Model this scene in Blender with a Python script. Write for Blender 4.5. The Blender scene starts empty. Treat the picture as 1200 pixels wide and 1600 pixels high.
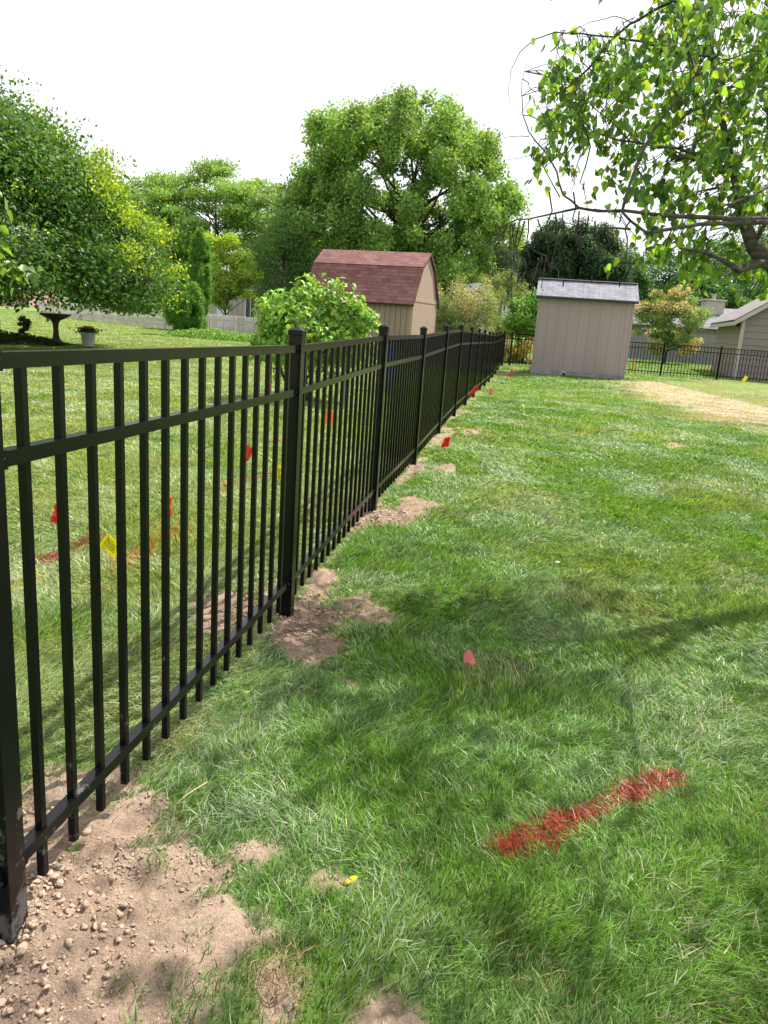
import bpy, math, random
import numpy as np
from mathutils import Vector, Matrix
random.seed(7); rng = np.random.default_rng(7)
PI = math.pi
scene = bpy.context.scene
COL = scene.collection

# ------------------------------------------------------------------ camera
PITCH, ROLL, CAMH, FPX = math.radians(13.93), math.radians(3.98), 1.258, 1200.0
cam = bpy.data.cameras.new("camera"); cam.sensor_width = 36; cam.lens = 27
cam.clip_start = 0.05; cam.clip_end = 2000
camo = bpy.data.objects.new("camera", cam); COL.objects.link(camo)
RM = Matrix.Rotation(PI/2-PITCH, 4, 'X') @ Matrix.Rotation(ROLL, 4, 'Z')
camo.matrix_world = Matrix.Translation((0, 0, CAMH)) @ RM
scene.camera = camo
scene.render.resolution_x, scene.render.resolution_y = 768, 1024

# ------------------------------------------------------------------ sky and sun
SUN_AZ, SUN_EL = math.radians(48), math.radians(57)
world = bpy.data.worlds.new("World"); scene.world = world; world.use_nodes = True
nt = world.node_tree; nt.nodes.clear()
out = nt.nodes.new('ShaderNodeOutputWorld'); bg = nt.nodes.new('ShaderNodeBackground')
sky = nt.nodes.new('ShaderNodeTexSky'); sky.sky_type = 'NISHITA'; sky.sun_disc = False
sky.sun_elevation = SUN_EL; sky.sun_rotation = SUN_AZ; sky.air_density = 1.5; sky.dust_density = 3
tc = nt.nodes.new('ShaderNodeTexCoord'); nz = nt.nodes.new('ShaderNodeTexNoise')
nz.inputs['Scale'].default_value = 2.2; nz.inputs['Detail'].default_value = 6
rp = nt.nodes.new('ShaderNodeValToRGB'); rp.color_ramp.elements[0].position = .30; rp.color_ramp.elements[1].position = .46
rp.color_ramp.elements[0].color = (.72, .72, .72, 1)
mx = nt.nodes.new('ShaderNodeMix'); mx.data_type = 'RGBA'
mx.inputs[7].default_value = (8.3, 8.5, 8.9, 1)
nt.links.new(tc.outputs['Generated'], nz.inputs['Vector']); nt.links.new(nz.outputs['Fac'], rp.inputs['Fac'])
nt.links.new(rp.outputs['Color'], mx.inputs[0]); nt.links.new(sky.outputs['Color'], mx.inputs[6])
nt.links.new(mx.outputs[2], bg.inputs['Color']); bg.inputs['Strength'].default_value = 0.08
nt.links.new(bg.outputs[0], out.inputs[0])
sl = bpy.data.lights.new("sun", 'SUN'); sl.energy = 5.0; sl.angle = math.radians(.6); sl.color = (1, .95, .86)
so = bpy.data.objects.new("sun", sl); COL.objects.link(so)
SDIR = Vector((math.sin(SUN_AZ)*math.cos(SUN_EL), math.cos(SUN_AZ)*math.cos(SUN_EL), math.sin(SUN_EL)))
so.rotation_euler = SDIR.to_track_quat('Z', 'Y').to_euler(); so.location = SDIR*60
vs = scene.view_settings
vs.view_transform = 'Standard'; vs.look = 'None'; vs.gamma = 1; vs.exposure = 0.98
scene.cycles.max_bounces = 7; scene.cycles.transparent_max_bounces = 8
scene.cycles.diffuse_bounces = 3; scene.cycles.glossy_bounces = 3; scene.cycles.transmission_bounces = 4

# ------------------------------------------------------------------ helpers
RMN = np.array(RM.to_3x3())
def ray(px, py):
    return RMN @ np.array([(px-600)/FPX, (800-py)/FPX, -1.])
def at(px, py, y):                      # the point seen at that pixel of the photo, y metres ahead
    d = ray(px, py); return np.array([0, 0, CAMH]) + d*(y/d[1])
def gnd(px, py, z=0.):
    d = ray(px, py); return np.array([0, 0, CAMH]) + d*((z-CAMH)/d[2])
def pix(X):
    X = np.asarray(X, float).reshape(-1, 3) - [0, 0, CAMH]; c = X @ RMN
    w = np.where(c[:, 2] < -1e-6, -c[:, 2], 1e-6)
    return 600+FPX*c[:, 0]/w, 800-FPX*c[:, 1]/w, c[:, 2] < 0

def hsh(i, j, s):
    n = (i*374761393 + j*668265263 + s*1442695041) & 0x7fffffff
    n = ((n ^ (n >> 13))*1274126177) & 0x7fffffff
    n = (n ^ (n >> 16)) & 0xffffff
    return n/float(0xffffff)
def vn(x, y, s=0):
    x = np.asarray(x, float); y = np.asarray(y, float)
    i = np.floor(x).astype(np.int64); j = np.floor(y).astype(np.int64)
    u = x-i; v = y-j; u = u*u*(3-2*u); v = v*v*(3-2*v)
    return (hsh(i, j, s)*(1-u)+hsh(i+1, j, s)*u)*(1-v) + (hsh(i, j+1, s)*(1-u)+hsh(i+1, j+1, s)*u)*v
def fbm(x, y, s=0, o=4):
    t = 0; a = .5; n = 0
    for k in range(o):
        t = t + a*vn(x*2**k+k*17.3, y*2**k-k*9.1, s+k); n += a; a *= .5
    return t/n
def sstep(a, b, x):
    t = np.clip((x-a)/(b-a), 0, 1); return t*t*(3-2*t)

def tag(o, label=None, cat=None, group=None, kind=None):
    if label: o['label'] = label
    if cat: o['category'] = cat
    if group: o['group'] = group
    if kind: o['kind'] = kind
    return o
def thing(name, label, cat, loc, group=None, rz=0):
    o = bpy.data.objects.new(name, None); COL.objects.link(o); o.empty_display_size = .1
    o.location = loc; o.rotation_euler = (0, 0, rz)
    return tag(o, label, cat, group)
def wloc(o):
    p = Vector((0, 0, 0))
    while o is not None: p += o.location; o = o.parent
    return p
def link(name, me, mat, parent=None, origin=None):
    o = bpy.data.objects.new(name, me); COL.objects.link(o)
    if mat: me.materials.append(mat)
    if parent: o.parent = parent
    if origin is not None: o.location = origin
    return o
def mesh_np(name, V, loops, starts, cols=None, origin=(0, 0, 0)):
    me = bpy.data.meshes.new(name)
    V = np.asarray(V, np.float32) - np.asarray(origin, np.float32)
    me.vertices.add(len(V)); me.vertices.foreach_set('co', V.ravel())
    me.loops.add(len(loops)); me.loops.foreach_set('vertex_index', np.asarray(loops, np.int32).ravel())
    me.polygons.add(len(starts)); me.polygons.foreach_set('loop_start', np.asarray(starts, np.int32))
    if cols is not None:
        a = me.attributes.new('Col', 'FLOAT_COLOR', 'POINT')
        c = np.ones((len(V), 4), np.float32); c[:, :3] = cols; a.data.foreach_set('color', c.ravel())
    me.update(calc_edges=True); return me

class MB:
    def __init__(s): s.v = []; s.f = []
    def add(s, vs_, fs):
        n = len(s.v); s.v += [tuple(v) for v in vs_]; s.f += [tuple(i+n for i in f) for f in fs]; return s
    def box(s, c, size, rz=0, bev=0):
        hx, hy, hz = size[0]/2, size[1]/2, size[2]/2; c = Vector(c); m = Matrix.Rotation(rz, 3, 'Z')
        if bev:
            b = bev; pts = []
            for z, k in ((-hz, b), (-hz+b, 0), (hz-b, 0), (hz, b)):
                X, Y = hx-k, hy-k
                for x, y in ((X, Y-b*.5), (X-b*.5, Y), (-X+b*.5, Y), (-X, Y-b*.5), (-X, -Y+b*.5), (-X+b*.5, -Y), (X-b*.5, -Y), (X, -Y+b*.5)):
                    pts.append(m@Vector((x, y, z))+c)
            fs = [tuple(range(7, -1, -1)), tuple(range(24, 32))]
            for k in range(3):
                for i in range(8):
                    j = (i+1) % 8; fs.append((k*8+i, k*8+j, k*8+8+j, k*8+8+i))
            return s.add(pts, fs)
        pts = [m@Vector((x*hx, y*hy, z*hz))+c for z in (-1, 1) for x, y in ((-1, -1), (1, -1), (1, 1), (-1, 1))]
        return s.add(pts, [(3, 2, 1, 0), (4, 5, 6, 7), (0, 1, 5, 4), (1, 2, 6, 5), (2, 3, 7, 6), (3, 0, 4, 7)])
    def bar(s, p0, p1, w, h):           # rectangular bar, vertical faces, between two points
        p0 = Vector(p0); p1 = Vector(p1); d = p1-p0; n = Vector((-d.y, d.x, 0)).normalized()*w/2; u = Vector((0, 0, h/2))
        pts = [p-n-u for p in (p0,)]+[p0+n-u, p0+n+u, p0-n+u, p1-n-u, p1+n-u, p1+n+u, p1-n+u]
        return s.add(pts, [(0, 1, 2, 3), (7, 6, 5, 4), (1, 0, 4, 5), (2, 1, 5, 6), (3, 2, 6, 7), (0, 3, 7, 4)])
    def tube(s, pts, rad, n=6, cap=True):
        pts = [Vector(p) for p in pts]; 
        if not hasattr(rad, '__len__'): rad = [rad]*len(pts)
        rings = []; t0 = (pts[1]-pts[0]).normalized(); u = t0.orthogonal().normalized()
        base = len(s.v)
        for i, p in enumerate(pts):
            t = (pts[min(i+1, len(pts)-1)]-pts[max(i-1, 0)]).normalized()
            u = (u-t*u.dot(t)).normalized(); w = t.cross(u)
            for k in range(n):
                a = 2*PI*k/n; s.v.append(tuple(p+(u*math.cos(a)+w*math.sin(a))*rad[i]))
        for i in range(len(pts)-1):
            for k in range(n):
                a = base+i*n+k; b = base+i*n+(k+1) % n; s.f.append((a, b, b+n, a+n))
        if cap:
            s.f.append(tuple(base+k for k in range(n-1, -1, -1))); s.f.append(tuple(base+(len(pts)-1)*n+k for k in range(n)))
        return s
    def lathe(s, c, prof, n=20):
        base = len(s.v)
        for r, z in prof:
            for k in range(n):
                a = 2*PI*k/n; s.v.append((c[0]+r*math.cos(a), c[1]+r*math.sin(a), c[2]+z))
        for i in range(len(prof)-1):
            for k in range(n):
                a = base+i*n+k; b = base+i*n+(k+1) % n; s.f.append((a, b, b+n, a+n))
        s.f.append(tuple(base+k for k in range(n-1, -1, -1))); s.f.append(tuple(base+(len(prof)-1)*n+k for k in range(n)))
        return s
    def prism(s, poly, off):            # planar polygon (3D points) extruded by a vector
        n = len(poly); off = Vector(off)
        pts = [Vector(p) for p in poly]; pts += [p+off for p in pts]
        fs = [tuple(range(n-1, -1, -1)), tuple(range(n, 2*n))]+[(i, (i+1) % n, n+(i+1) % n, n+i) for i in range(n)]
        return s.add(pts, fs)
    def build(s, name, mat, parent=None, origin=None, smooth=False):
        me = bpy.data.meshes.new(name)
        o3 = wloc(parent) if parent else Vector(origin or (0, 0, 0))
        me.from_pydata([(v[0]-o3.x, v[1]-o3.y, v[2]-o3.z) for v in s.v], [], s.f)
        me.validate(); 
        import bmesh
        bm = bmesh.new(); bm.from_mesh(me); bmesh.ops.recalc_face_normals(bm, faces=bm.faces); bm.to_mesh(me); bm.free()
        if smooth: me.polygons.foreach_set('use_smooth', [True]*len(me.polygons))
        me.update()
        return link(name, me, mat, parent, None if parent else (origin or (0, 0, 0)))

# ------------------------------------------------------------------ materials
def newmat(name):
    m = bpy.data.materials.new(name); m.use_nodes = True; t = m.node_tree; t.nodes.clear()
    o = t.nodes.new('ShaderNodeOutputMaterial'); return m, t, o
def N(t, kind, **kw):
    n = t.nodes.new(kind)
    for k, v in kw.items():
        if k in n.inputs: n.inputs[k].default_value = v
        else: setattr(n, k, v)
    return n
def ramp(t, fac, stops):
    r = t.nodes.new('ShaderNodeValToRGB'); e = r.color_ramp.elements
    while len(e) < len(stops): e.new(.5)
    for i, (p, c) in enumerate(stops): e[i].position = p; e[i].color = (*c, 1)
    t.links.new(fac, r.inputs[0]); return r.outputs[0]
def mixc(t, fac, a, b, mode='MIX'):
    m = t.nodes.new('ShaderNodeMix'); m.data_type = 'RGBA'; m.blend_type = mode
    for s_, v in ((0, fac), (6, a), (7, b)):
        if hasattr(v, 'links') or isinstance(v, bpy.types.NodeSocket): t.links.new(v, m.inputs[s_])
        else: m.inputs[s_].default_value = v if s_ == 0 else (*v, 1)
    return m.outputs[2]
def mathn(t, op, a, b=None):
    m = t.nodes.new('ShaderNodeMath'); m.operation = op
    for i, v in enumerate((a, b)):
        if v is None: continue
        if isinstance(v, bpy.types.NodeSocket): t.links.new(v, m.inputs[i])
        else: m.inputs[i].default_value = v
    return m.outputs[0]
def surf(name, c1, c2=None, scale=8, rough=.7, bump=.2, bscale=None, stretch=(1, 1, 1), spec=.4, metallic=0, detail=5, dist=.01):
    m, t, o = newmat(name); b = N(t, 'ShaderNodeBsdfPrincipled', Roughness=rough, Metallic=metallic)
    b.inputs['Specular IOR Level'].default_value = spec
    g = N(t, 'ShaderNodeTexCoord'); mp = N(t, 'ShaderNodeMapping'); mp.inputs['Scale'].default_value = stretch
    t.links.new(g.outputs['Object'], mp.inputs[0])
    n = N(t, 'ShaderNodeTexNoise', Scale=scale, Detail=detail, Roughness=.6); t.links.new(mp.outputs[0], n.inputs['Vector'])
    c2 = c2 or tuple(x*.75 for x in c1)
    t.links.new(ramp(t, n.outputs['Fac'], [(.35, c2), (.65, c1)]), b.inputs['Base Color'])
    n2 = N(t, 'ShaderNodeTexNoise', Scale=bscale or scale*4, Detail=6); t.links.new(mp.outputs[0], n2.inputs['Vector'])
    bp = N(t, 'ShaderNodeBump', Strength=bump, Distance=dist); t.links.new(n2.outputs['Fac'], bp.inputs['Height'])
    t.links.new(bp.outputs[0], b.inputs['Normal']); t.links.new(b.outputs[0], o.inputs[0]); return m
def leafmat(name, transl=.45, rough=.45, gloss=.08, tint=(1.25, 1.15, .5)):
    m, t, o = newmat(name)
    a = N(t, 'ShaderNodeAttribute', attribute_name='Col')
    d = N(t, 'ShaderNodeBsdfDiffuse'); tr = N(t, 'ShaderNodeBsdfTranslucent'); gl = N(t, 'ShaderNodeBsdfGlossy', Roughness=rough)
    t.links.new(a.outputs['Color'], d.inputs[0])
    t.links.new(mixc(t, 1.0, a.outputs['Color'], tint, 'MULTIPLY'), tr.inputs[0])
    m1 = N(t, 'ShaderNodeMixShader', Fac=transl); m2 = N(t, 'ShaderNodeMixShader', Fac=gloss)
    fr = N(t, 'ShaderNodeFresnel', IOR=1.4); f2 = mathn(t, 'MULTIPLY', fr.outputs[0], gloss*4)
    f3 = mathn(t, 'MINIMUM', f2, gloss)
    t.links.new(f3, m2.inputs[0])
    t.links.new(d.outputs[0], m1.inputs[1]); t.links.new(tr.outputs[0], m1.inputs[2])
    t.links.new(m1.outputs[0], m2.inputs[1]); t.links.new(gl.outputs[0], m2.inputs[2])
    t.links.new(m2.outputs[0], o.inputs[0]); return m

M_grass = leafmat('grass_blades', .40, .42, .05)
M_leaf = leafmat('leaves', .42, .5, .025)
M_leafglossy = leafmat('vine_leaves', .35, .45, .03)
M_birchleaf = leafmat('birch_leaves', .55, .4, .07, (1.5, 1.4, .45))
M_bark = surf('bark', (.10, .085, .07), (.04, .035, .03), 9, .9, .8, 30, (1, 1, .35), .2)
M_birch = surf('birch_bark', (.12, .105, .095), (.04, .034, .03), 22, .85, .9, 60, (1, 1, 2.2), .2)
M_twig = surf('twigs', (.07, .05, .045), (.03, .022, .022), 30, .85, .3, 60)

def fence_mat():
    m, t, o = newmat('black_powder_coat'); b = N(t, 'ShaderNodeBsdfPrincipled', Roughness=.3)
    b.inputs['Specular IOR Level'].default_value = .22
    g = N(t, 'ShaderNodeNewGeometry'); n = N(t, 'ShaderNodeTexNoise', Scale=16., Detail=8, Roughness=.7)
    t.links.new(g.outputs['Position'], n.inputs['Vector'])
    sx = N(t, 'ShaderNodeSeparateXYZ'); t.links.new(g.outputs['Position'], sx.inputs[0])
    # dried clay dust on everything close to the dug soil
    lo = mathn(t, 'SUBTRACT', .42, sx.outputs['Z']); lo = mathn(t, 'MULTIPLY', lo, 2.)
    lo = mathn(t, 'MAXIMUM', lo, 0.0); lo = mathn(t, 'MINIMUM', lo, .20)
    far = mathn(t, 'SUBTRACT', 2.3, sx.outputs['Y']); far = mathn(t, 'MULTIPLY', far, .8); far = mathn(t, 'MAXIMUM', far, .05); far = mathn(t, 'MINIMUM', far, 1.0)
    k = mathn(t, 'MULTIPLY', lo, far)
    s_ = mathn(t, 'ADD', n.outputs['Fac'], k); s_ = mathn(t, 'SUBTRACT', s_, .70); s_ = mathn(t, 'MULTIPLY', s_, 4.); s_ = mathn(t, 'MAXIMUM', s_, 0.0); s_ = mathn(t, 'MINIMUM', s_, .30)
    t.links.new(mixc(t, s_, (.0035, .0035, .004), (.26, .245, .24)), b.inputs['Base Color'])
    r = mathn(t, 'MULTIPLY', s_, .5); r = mathn(t, 'ADD', r, .22); t.links.new(r, b.inputs['Roughness'])
    n2 = N(t, 'ShaderNodeTexNoise', Scale=900., Detail=2); t.links.new(g.outputs['Position'], n2.inputs['Vector'])
    bp = N(t, 'ShaderNodeBump', Strength=.08, Distance=.001); t.links.new(n2.outputs['Fac'], bp.inputs['Height']); t.links.new(bp.outputs[0], b.inputs['Normal'])
    t.links.new(b.outputs[0], o.inputs[0]); return m
M_fence = fence_mat()

def shingle_mat(name, cols, rot, w=.30, h=.14, lay=.35):
    # asphalt shingles; brick pattern in the object's own space laid along the eave
    m, t, o = newmat(name); b = N(t, 'ShaderNodeBsdfPrincipled', Roughness=.9); b.inputs['Specular IOR Level'].default_value = .25
    g = N(t, 'ShaderNodeUVMap'); 
    br = N(t, 'ShaderNodeTexBrick', Scale=1.0); br.inputs['Brick Width'].default_value = w; br.inputs['Row Height'].default_value = h
    br.inputs['Mortar Size'].default_value = .008; br.inputs['Mortar Smooth'].default_value = .2; br.inputs['Bias'].default_value = 0
    br.inputs['Color1'].default_value = (0, 0, 0, 1); br.inputs['Color2'].default_value = (1, 1, 1, 1); br.inputs['Mortar'].default_value = (.5, .5, .5, 1)
    t.links.new(g.outputs[0], br.inputs['Vector'])
    c = ramp(t, br.outputs['Color'], [(0, cols[0]), (.45, cols[1]), (.75, cols[2]), (1, cols[3])])
    n = N(t, 'ShaderNodeTexNoise', Scale=3., Detail=6); t.links.new(g.outputs[0], n.inputs['Vector'])
    c = mixc(t, lay, c, ramp(t, n.outputs['Fac'], [(.3, cols[0]), (.7, cols[3])]))
    c = mixc(t, mathn(t, 'MULTIPLY', br.outputs['Fac'], .6), c, tuple(x*.35 for x in cols[0]))
    t.links.new(c, b.inputs['Base Color'])
    n3 = N(t, 'ShaderNodeTexNoise', Scale=60., Detail=3); t.links.new(g.outputs[0], n3.inputs['Vector'])
    hh = mathn(t, 'MULTIPLY', n3.outputs['Fac'], .3); hh = mathn(t, 'SUBTRACT', hh, br.outputs['Fac'])
    bp = N(t, 'ShaderNodeBump', Strength=.6, Distance=.01); t.links.new(hh, bp.inputs['Height']); t.links.new(bp.outputs[0], b.inputs['Normal'])
    t.links.new(b.outputs[0], o.inputs[0]); return m
M_shred = shingle_mat('red_shingles', [(.12, .052, .052), (.18, .078, .074), (.215, .098, .092), (.25, .125, .115)], 0)
M_shgrey = shingle_mat('grey_shingles', [(.13, .13, .155), (.17, .17, .20), (.205, .205, .235), (.25, .25, .28)], 0, .3, .14, .85)
M_shbrown = shingle_mat('brown_shingles', [(.15, .125, .125), (.19, .16, .16), (.23, .20, .2), (.27, .24, .24)], 0, .3, .14, .6)
M_tan = surf('tan_siding', (.27, .20, .165), (.24, .178, .145), 1.5, .8, .15, 60, (1, 1, .3))
M_tanshed2 = surf('grey_tan_siding', (.285, .235, .225), (.25, .205, .195), 1.2, .8, .15, 60, (1, 1, .25))
M_trim_litgable = surf('tan_trim_lit_gable', (.34, .245, .195), (.31, .22, .175), 3, .75, .1)
M_dark = surf('dark_edge', (.03, .028, .03), (.02, .02, .02), 10, .8, .1)
M_greywood = surf('weathered_wood', (.27, .255, .27), (.17, .16, .17), 3, .9, .4, 40, (1, 1, .2))
M_picket = surf('weathered_pickets', (.60, .54, .54), (.42, .37, .37), 2.5, .9, .3, 30, (1, 1, .3))
M_garage = surf('taupe_siding', (.225, .185, .172), (.20, .165, .152), 1.5, .8, .15, 40)
M_garagetrim = surf('taupe_trim', (.40, .36, .33), (.36, .32, .29), 4, .7, .1)
M_conc = surf('concrete', (.12, .10, .09), (.05, .045, .04), 14, .95, .5, 50)
M_white = surf('white_plastic', (.62, .60, .60), (.52, .50, .49), 5, .5, .05)
M_blue = surf('blue_plastic', (.045, .15, .95), (.035, .12, .8), 5, .4, .05)
M_wire = surf('steel_wire', (.25, .25, .26), None, 10, .4, .05, metallic=.8)
M_glass = surf('window_glass', (.02, .022, .025), (.015, .015, .02), 2, .1, .02)
M_brick = surf('chimney_stone', (.42, .38, .35), (.30, .27, .25), 8, .9, .4)

# ------------------------------------------------------------------ ground shape
FAZ = math.radians(9.603); FX, FY = -.385, 3.0645; STEP = 1.84
FD = Vector((math.sin(FAZ), math.cos(FAZ), 0))
_zy = [3.06, 4.88, 6.69, 8.51, 10.32, 12.14, 13.95, 15.76, 17.58, 19.39, 21.21, 23, 28, 40]
_zz = [0, .027, .024, .054, .073, .056, .03, .017, -.02, -.04, -.045, -.04, 0, 0]
def gz(x, y):
    x = np.asarray(x, float); y = np.asarray(y, float)
    z = np.interp(y, _zy, _zz); k = sstep(3.3, 4.6, x)*sstep(10, 18, y)
    return z*(1-k)+.03*k
def polyworld(P, z=0.): return [tuple(gnd(a, b, z)[:2]) for a, b in P]
def polyd(x, y, poly):                  # signed distance, positive inside
    x = np.asarray(x, float); y = np.asarray(y, float)
    d = np.full(x.shape, 1e9); ins = np.zeros(x.shape, bool); n = len(poly)
    for i in range(n):
        ax, ay = poly[i]; bx, by = poly[(i+1) % n]; ex, ey = bx-ax, by-ay
        t = np.clip(((x-ax)*ex+(y-ay)*ey)/(ex*ex+ey*ey), 0, 1)
        d = np.minimum(d, np.hypot(x-ax-t*ex, y-ay-t*ey))
        c = ((ay > y) != (by > y)) & (x < ex*(y-ay)/(ey if abs(ey) > 1e-12 else 1e-12)+ax); ins ^= c
    return np.where(ins, d, -d)
SOIL = [
 ([(-260,1300),(20,1245),(70,1195),(170,1195),(240,1240),(275,1265),(292,1330),(345,1350),(395,1395),(425,1430),(400,1480),(370,1540),(340,1600),(330,1700),(-300,1700)], .07),
 ([(412,1000),(440,960),(465,925),(498,892),(526,895),(524,930),(500,955),(548,958),(540,985),(515,985),(545,1015),(515,1036),(440,1040)], .06),
 ([(530,945),(570,930),(622,963),(612,985),(575,980),(540,968)], .04),
 ([(290,965),(300,935),(360,930),(400,950),(390,980),(320,1000)], .05),
 ([(400,925),(440,915),(450,940),(415,950)], .04),
 ([(528,1060),(560,1062),(566,1080),(535,1086)], .02),
 ([(470,870),(520,838),(560,795),(592,776),(606,800),(590,830),(545,848),(490,885)], .05),
 ([(590,800),(640,782),(690,795),(655,812),(640,830),(605,826),(565,835)], .10),
 ([(600,775),(648,725),(668,718),(665,740),(640,755),(622,765)], .06),
 ([(660,735),(700,728),(726,738),(700,746)], .10),
 ([(668,705),(688,678),(720,674),(700,690),(685,702)], .10),
 ([(720,680),(762,674),(750,684),(722,690)], .12),
 ([(696,668),(712,645),(735,650),(715,660)], .12),
 ([(715,645),(740,614),(755,614),(738,630),(730,645)], .15),
 ([(747,610),(775,579),(812,577),(795,583),(775,589),(758,606)], .35),
 ([(550,1585),(560,1555),(600,1545),(650,1575),(680,1650),(540,1650)], .02),
 ([(385,1560),(400,1505),(440,1495),(470,1530),(470,1600),(400,1640)], .02),
 ([(470,1385),(480,1360),(530,1365),(545,1385),(500,1395)], .03),
 ([(350,1355),(360,1320),(420,1315),(440,1335),(420,1352)], .04),
 ([(1030,699),(1055,699),(1075,707),(1040,708)], .05),
]
SOILW = [(polyworld(p), n) for p, n in SOIL]
DRYW = polyworld([(965,598),(1300,596),(1420,700),(1290,690),(1200,675),(1130,663),(1080,655),(1030,630),(985,612)])
def soil(x, y):
    m = np.full(np.shape(x), -9.)
    nn = (fbm(np.asarray(x)*9, np.asarray(y)*9, 3, 5)-.5)+(vn(np.asarray(x)*60, np.asarray(y)*60, 4)-.5)*.35
    for w, n in SOILW: m = np.maximum(m, polyd(x, y, w)+nn*n*2.4)
    return m                             # metres inside bare soil
STR = [((790,1335),(1045,1222),.036,(.38,.055,.035),.95), ((62,886),(150,845),.05,(.36,.06,.05),.75), ((195,885),(285,835),.06,(.62,.22,.05),.45),
       ((345,772),(452,740),.06,(.55,.18,.04),.45), ((470,815),(560,790),.05,(.45,.12,.05),.3), ((60,905),(20,925),.05,(.62,.5,.05),.5), ((420,700),(470,690),.06,(.5,.15,.05),.3)]
STRW = [(gnd(*a)[:2], gnd(*b)[:2], w, c, k) for a, b, w, c, k in STR]

# ground sheet: one mesh, fine near the camera, out to the horizon
def axis(segs):
    a = []
    for lo, hi, st in segs: a.append(np.arange(lo, hi, st))
    return np.unique(np.round(np.concatenate(a), 4))
xs = axis([(-600, -60, 60), (-60, -12, 4), (-12, -3, .5), (-3, -1.2, .06), (-1.2, .5, .0125), (.5, 2.4, .04), (2.4, 8, .25), (8, 60, 4), (60, 601, 60)])
ys = axis([(-40, 0, 5), (0, .8, .1), (.8, 3.4, .0125), (3.4, 7, .03), (7, 12, .1), (12, 34, .5), (34, 100, 6), (100, 901, 80)])
X, Y = np.meshgrid(xs, ys); X = X.ravel(); Y = Y.ravel()
nearm = (np.abs(X) < 8) & (Y > .5) & (Y < 35)
S = np.full(X.shape, -9.); S[nearm] = soil(X[nearm], Y[nearm])
sm = sstep(-.02, .03, S)
Z = gz(X, Y)+(fbm(X*.9, Y*.9, 11)-.5)*.03*(nearm)
rough = (fbm(X*14, Y*14, 5, 4)-.5)*.05+np.maximum(fbm(X*38, Y*38, 8, 3)-.52, 0)*.05+(fbm(X*4.5, Y*4.5, 21, 2)-.5)*.035
Z = Z+sm*rough*(Y < 9)
# spoil heaped round the posts
for i in range(-1, 5):
    px_, py_ = FX+FD.x*STEP*i, FY+FD.y*STEP*i
    Z = Z+sm*(.042 if i == -1 else .018)*np.exp(-((X-px_)**2+(Y-py_)**2)/.06)
def gheight(x, y):                      # ground height incl. gentle swell (not clods)
    return gz(x, y)+(fbm(np.asarray(x)*.9, np.asarray(y)*.9, 11)-.5)*.03
dry = sstep(-.9, .7, polyd(X, Y, DRYW)+(fbm(X*1.3, Y*1.3, 40)-.5)*1.5)*nearm
V = np.stack([X, Y, Z], 1); nx, ny = len(xs), len(ys)
ii, jj = np.meshgrid(np.arange(nx-1), np.arange(ny-1)); a0 = (jj*nx+ii).ravel()
Q = np.stack([a0, a0+1, a0+1+nx, a0+nx], 1)
cc = np.zeros((len(V), 3)); cc[:, 0] = sm; cc[:, 1] = dry; cc[:, 2] = sstep(2.3, 3.0, Y)   # the holes farther along were dug last and are still damp
gme = mesh_np('ground', V, Q.ravel(), np.arange(len(Q))*4, cc)
gme.polygons.foreach_set('use_smooth', [True]*len(Q))
def ground_mat():
    m, t, o = newmat('lawn_soil'); b = N(t, 'ShaderNodeBsdfPrincipled', Roughness=.95); b.inputs['Specular IOR Level'].default_value = .15
    a = N(t, 'ShaderNodeAttribute', attribute_name='Col'); sp = N(t, 'ShaderNodeSeparateColor'); t.links.new(a.outputs['Color'], sp.inputs[0])
    g = N(t, 'ShaderNodeNewGeometry')
    def nz(s, d=6, r=.6):
        n = N(t, 'ShaderNodeTexNoise', Scale=s, Detail=d, Roughness=r); t.links.new(g.outputs['Position'], n.inputs['Vector']); return n.outputs['Fac']
    so_ = ramp(t, nz(7.), [(.3, (.33, .235, .17)), (.5, (.47, .35, .265)), (.7, (.54, .42, .325))])
    so_ = mixc(t, .35, so_, ramp(t, nz(70.), [(.35, (.17, .10, .07)), (.6, (.50, .36, .27))]))
    gr = ramp(t, nz(.35), [(.3, (.13, .23, .05)), (.5, (.17, .28, .06)), (.7, (.23, .31, .08))])
    gr = mixc(t, .45, gr, ramp(t, nz(9.), [(.35, (.05, .075, .02)), (.65, (.14, .19, .05))]))
    gr = mixc(t, sp.outputs[1], gr, ramp(t, nz(3.), [(.3, (.30, .245, .16)), (.7, (.42, .35, .24))]))
    so_ = mixc(t, ramp(t, nz(2.3, 4), [(.48, (0, 0, 0)), (.66, (.65, .65, .65))]), so_, (.23, .15, .11))
    so_ = mixc(t, .3, so_, ramp(t, nz(240., 4), [(.4, (.12, .075, .05)), (.6, (.60, .45, .34))]))
    so_ = mixc(t, mathn(t, 'MULTIPLY', sp.outputs[2], .62), so_, ramp(t, nz(11.), [(.38, (.13, .08, .055)), (.62, (.33, .22, .16))]))
    c = mixc(t, sp.outputs[0], gr, so_)
    t.links.new(c, b.inputs['Base Color'])
    bp = N(t, 'ShaderNodeBump', Strength=1., Distance=.02); t.links.new(nz(48., 10, .75), bp.inputs['Height'])
    t.links.new(bp.outputs[0], b.inputs['Normal']); t.links.new(b.outputs[0], o.inputs[0]); return m
ground = link('ground', gme, ground_mat()); tag(ground, kind='structure')

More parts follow.
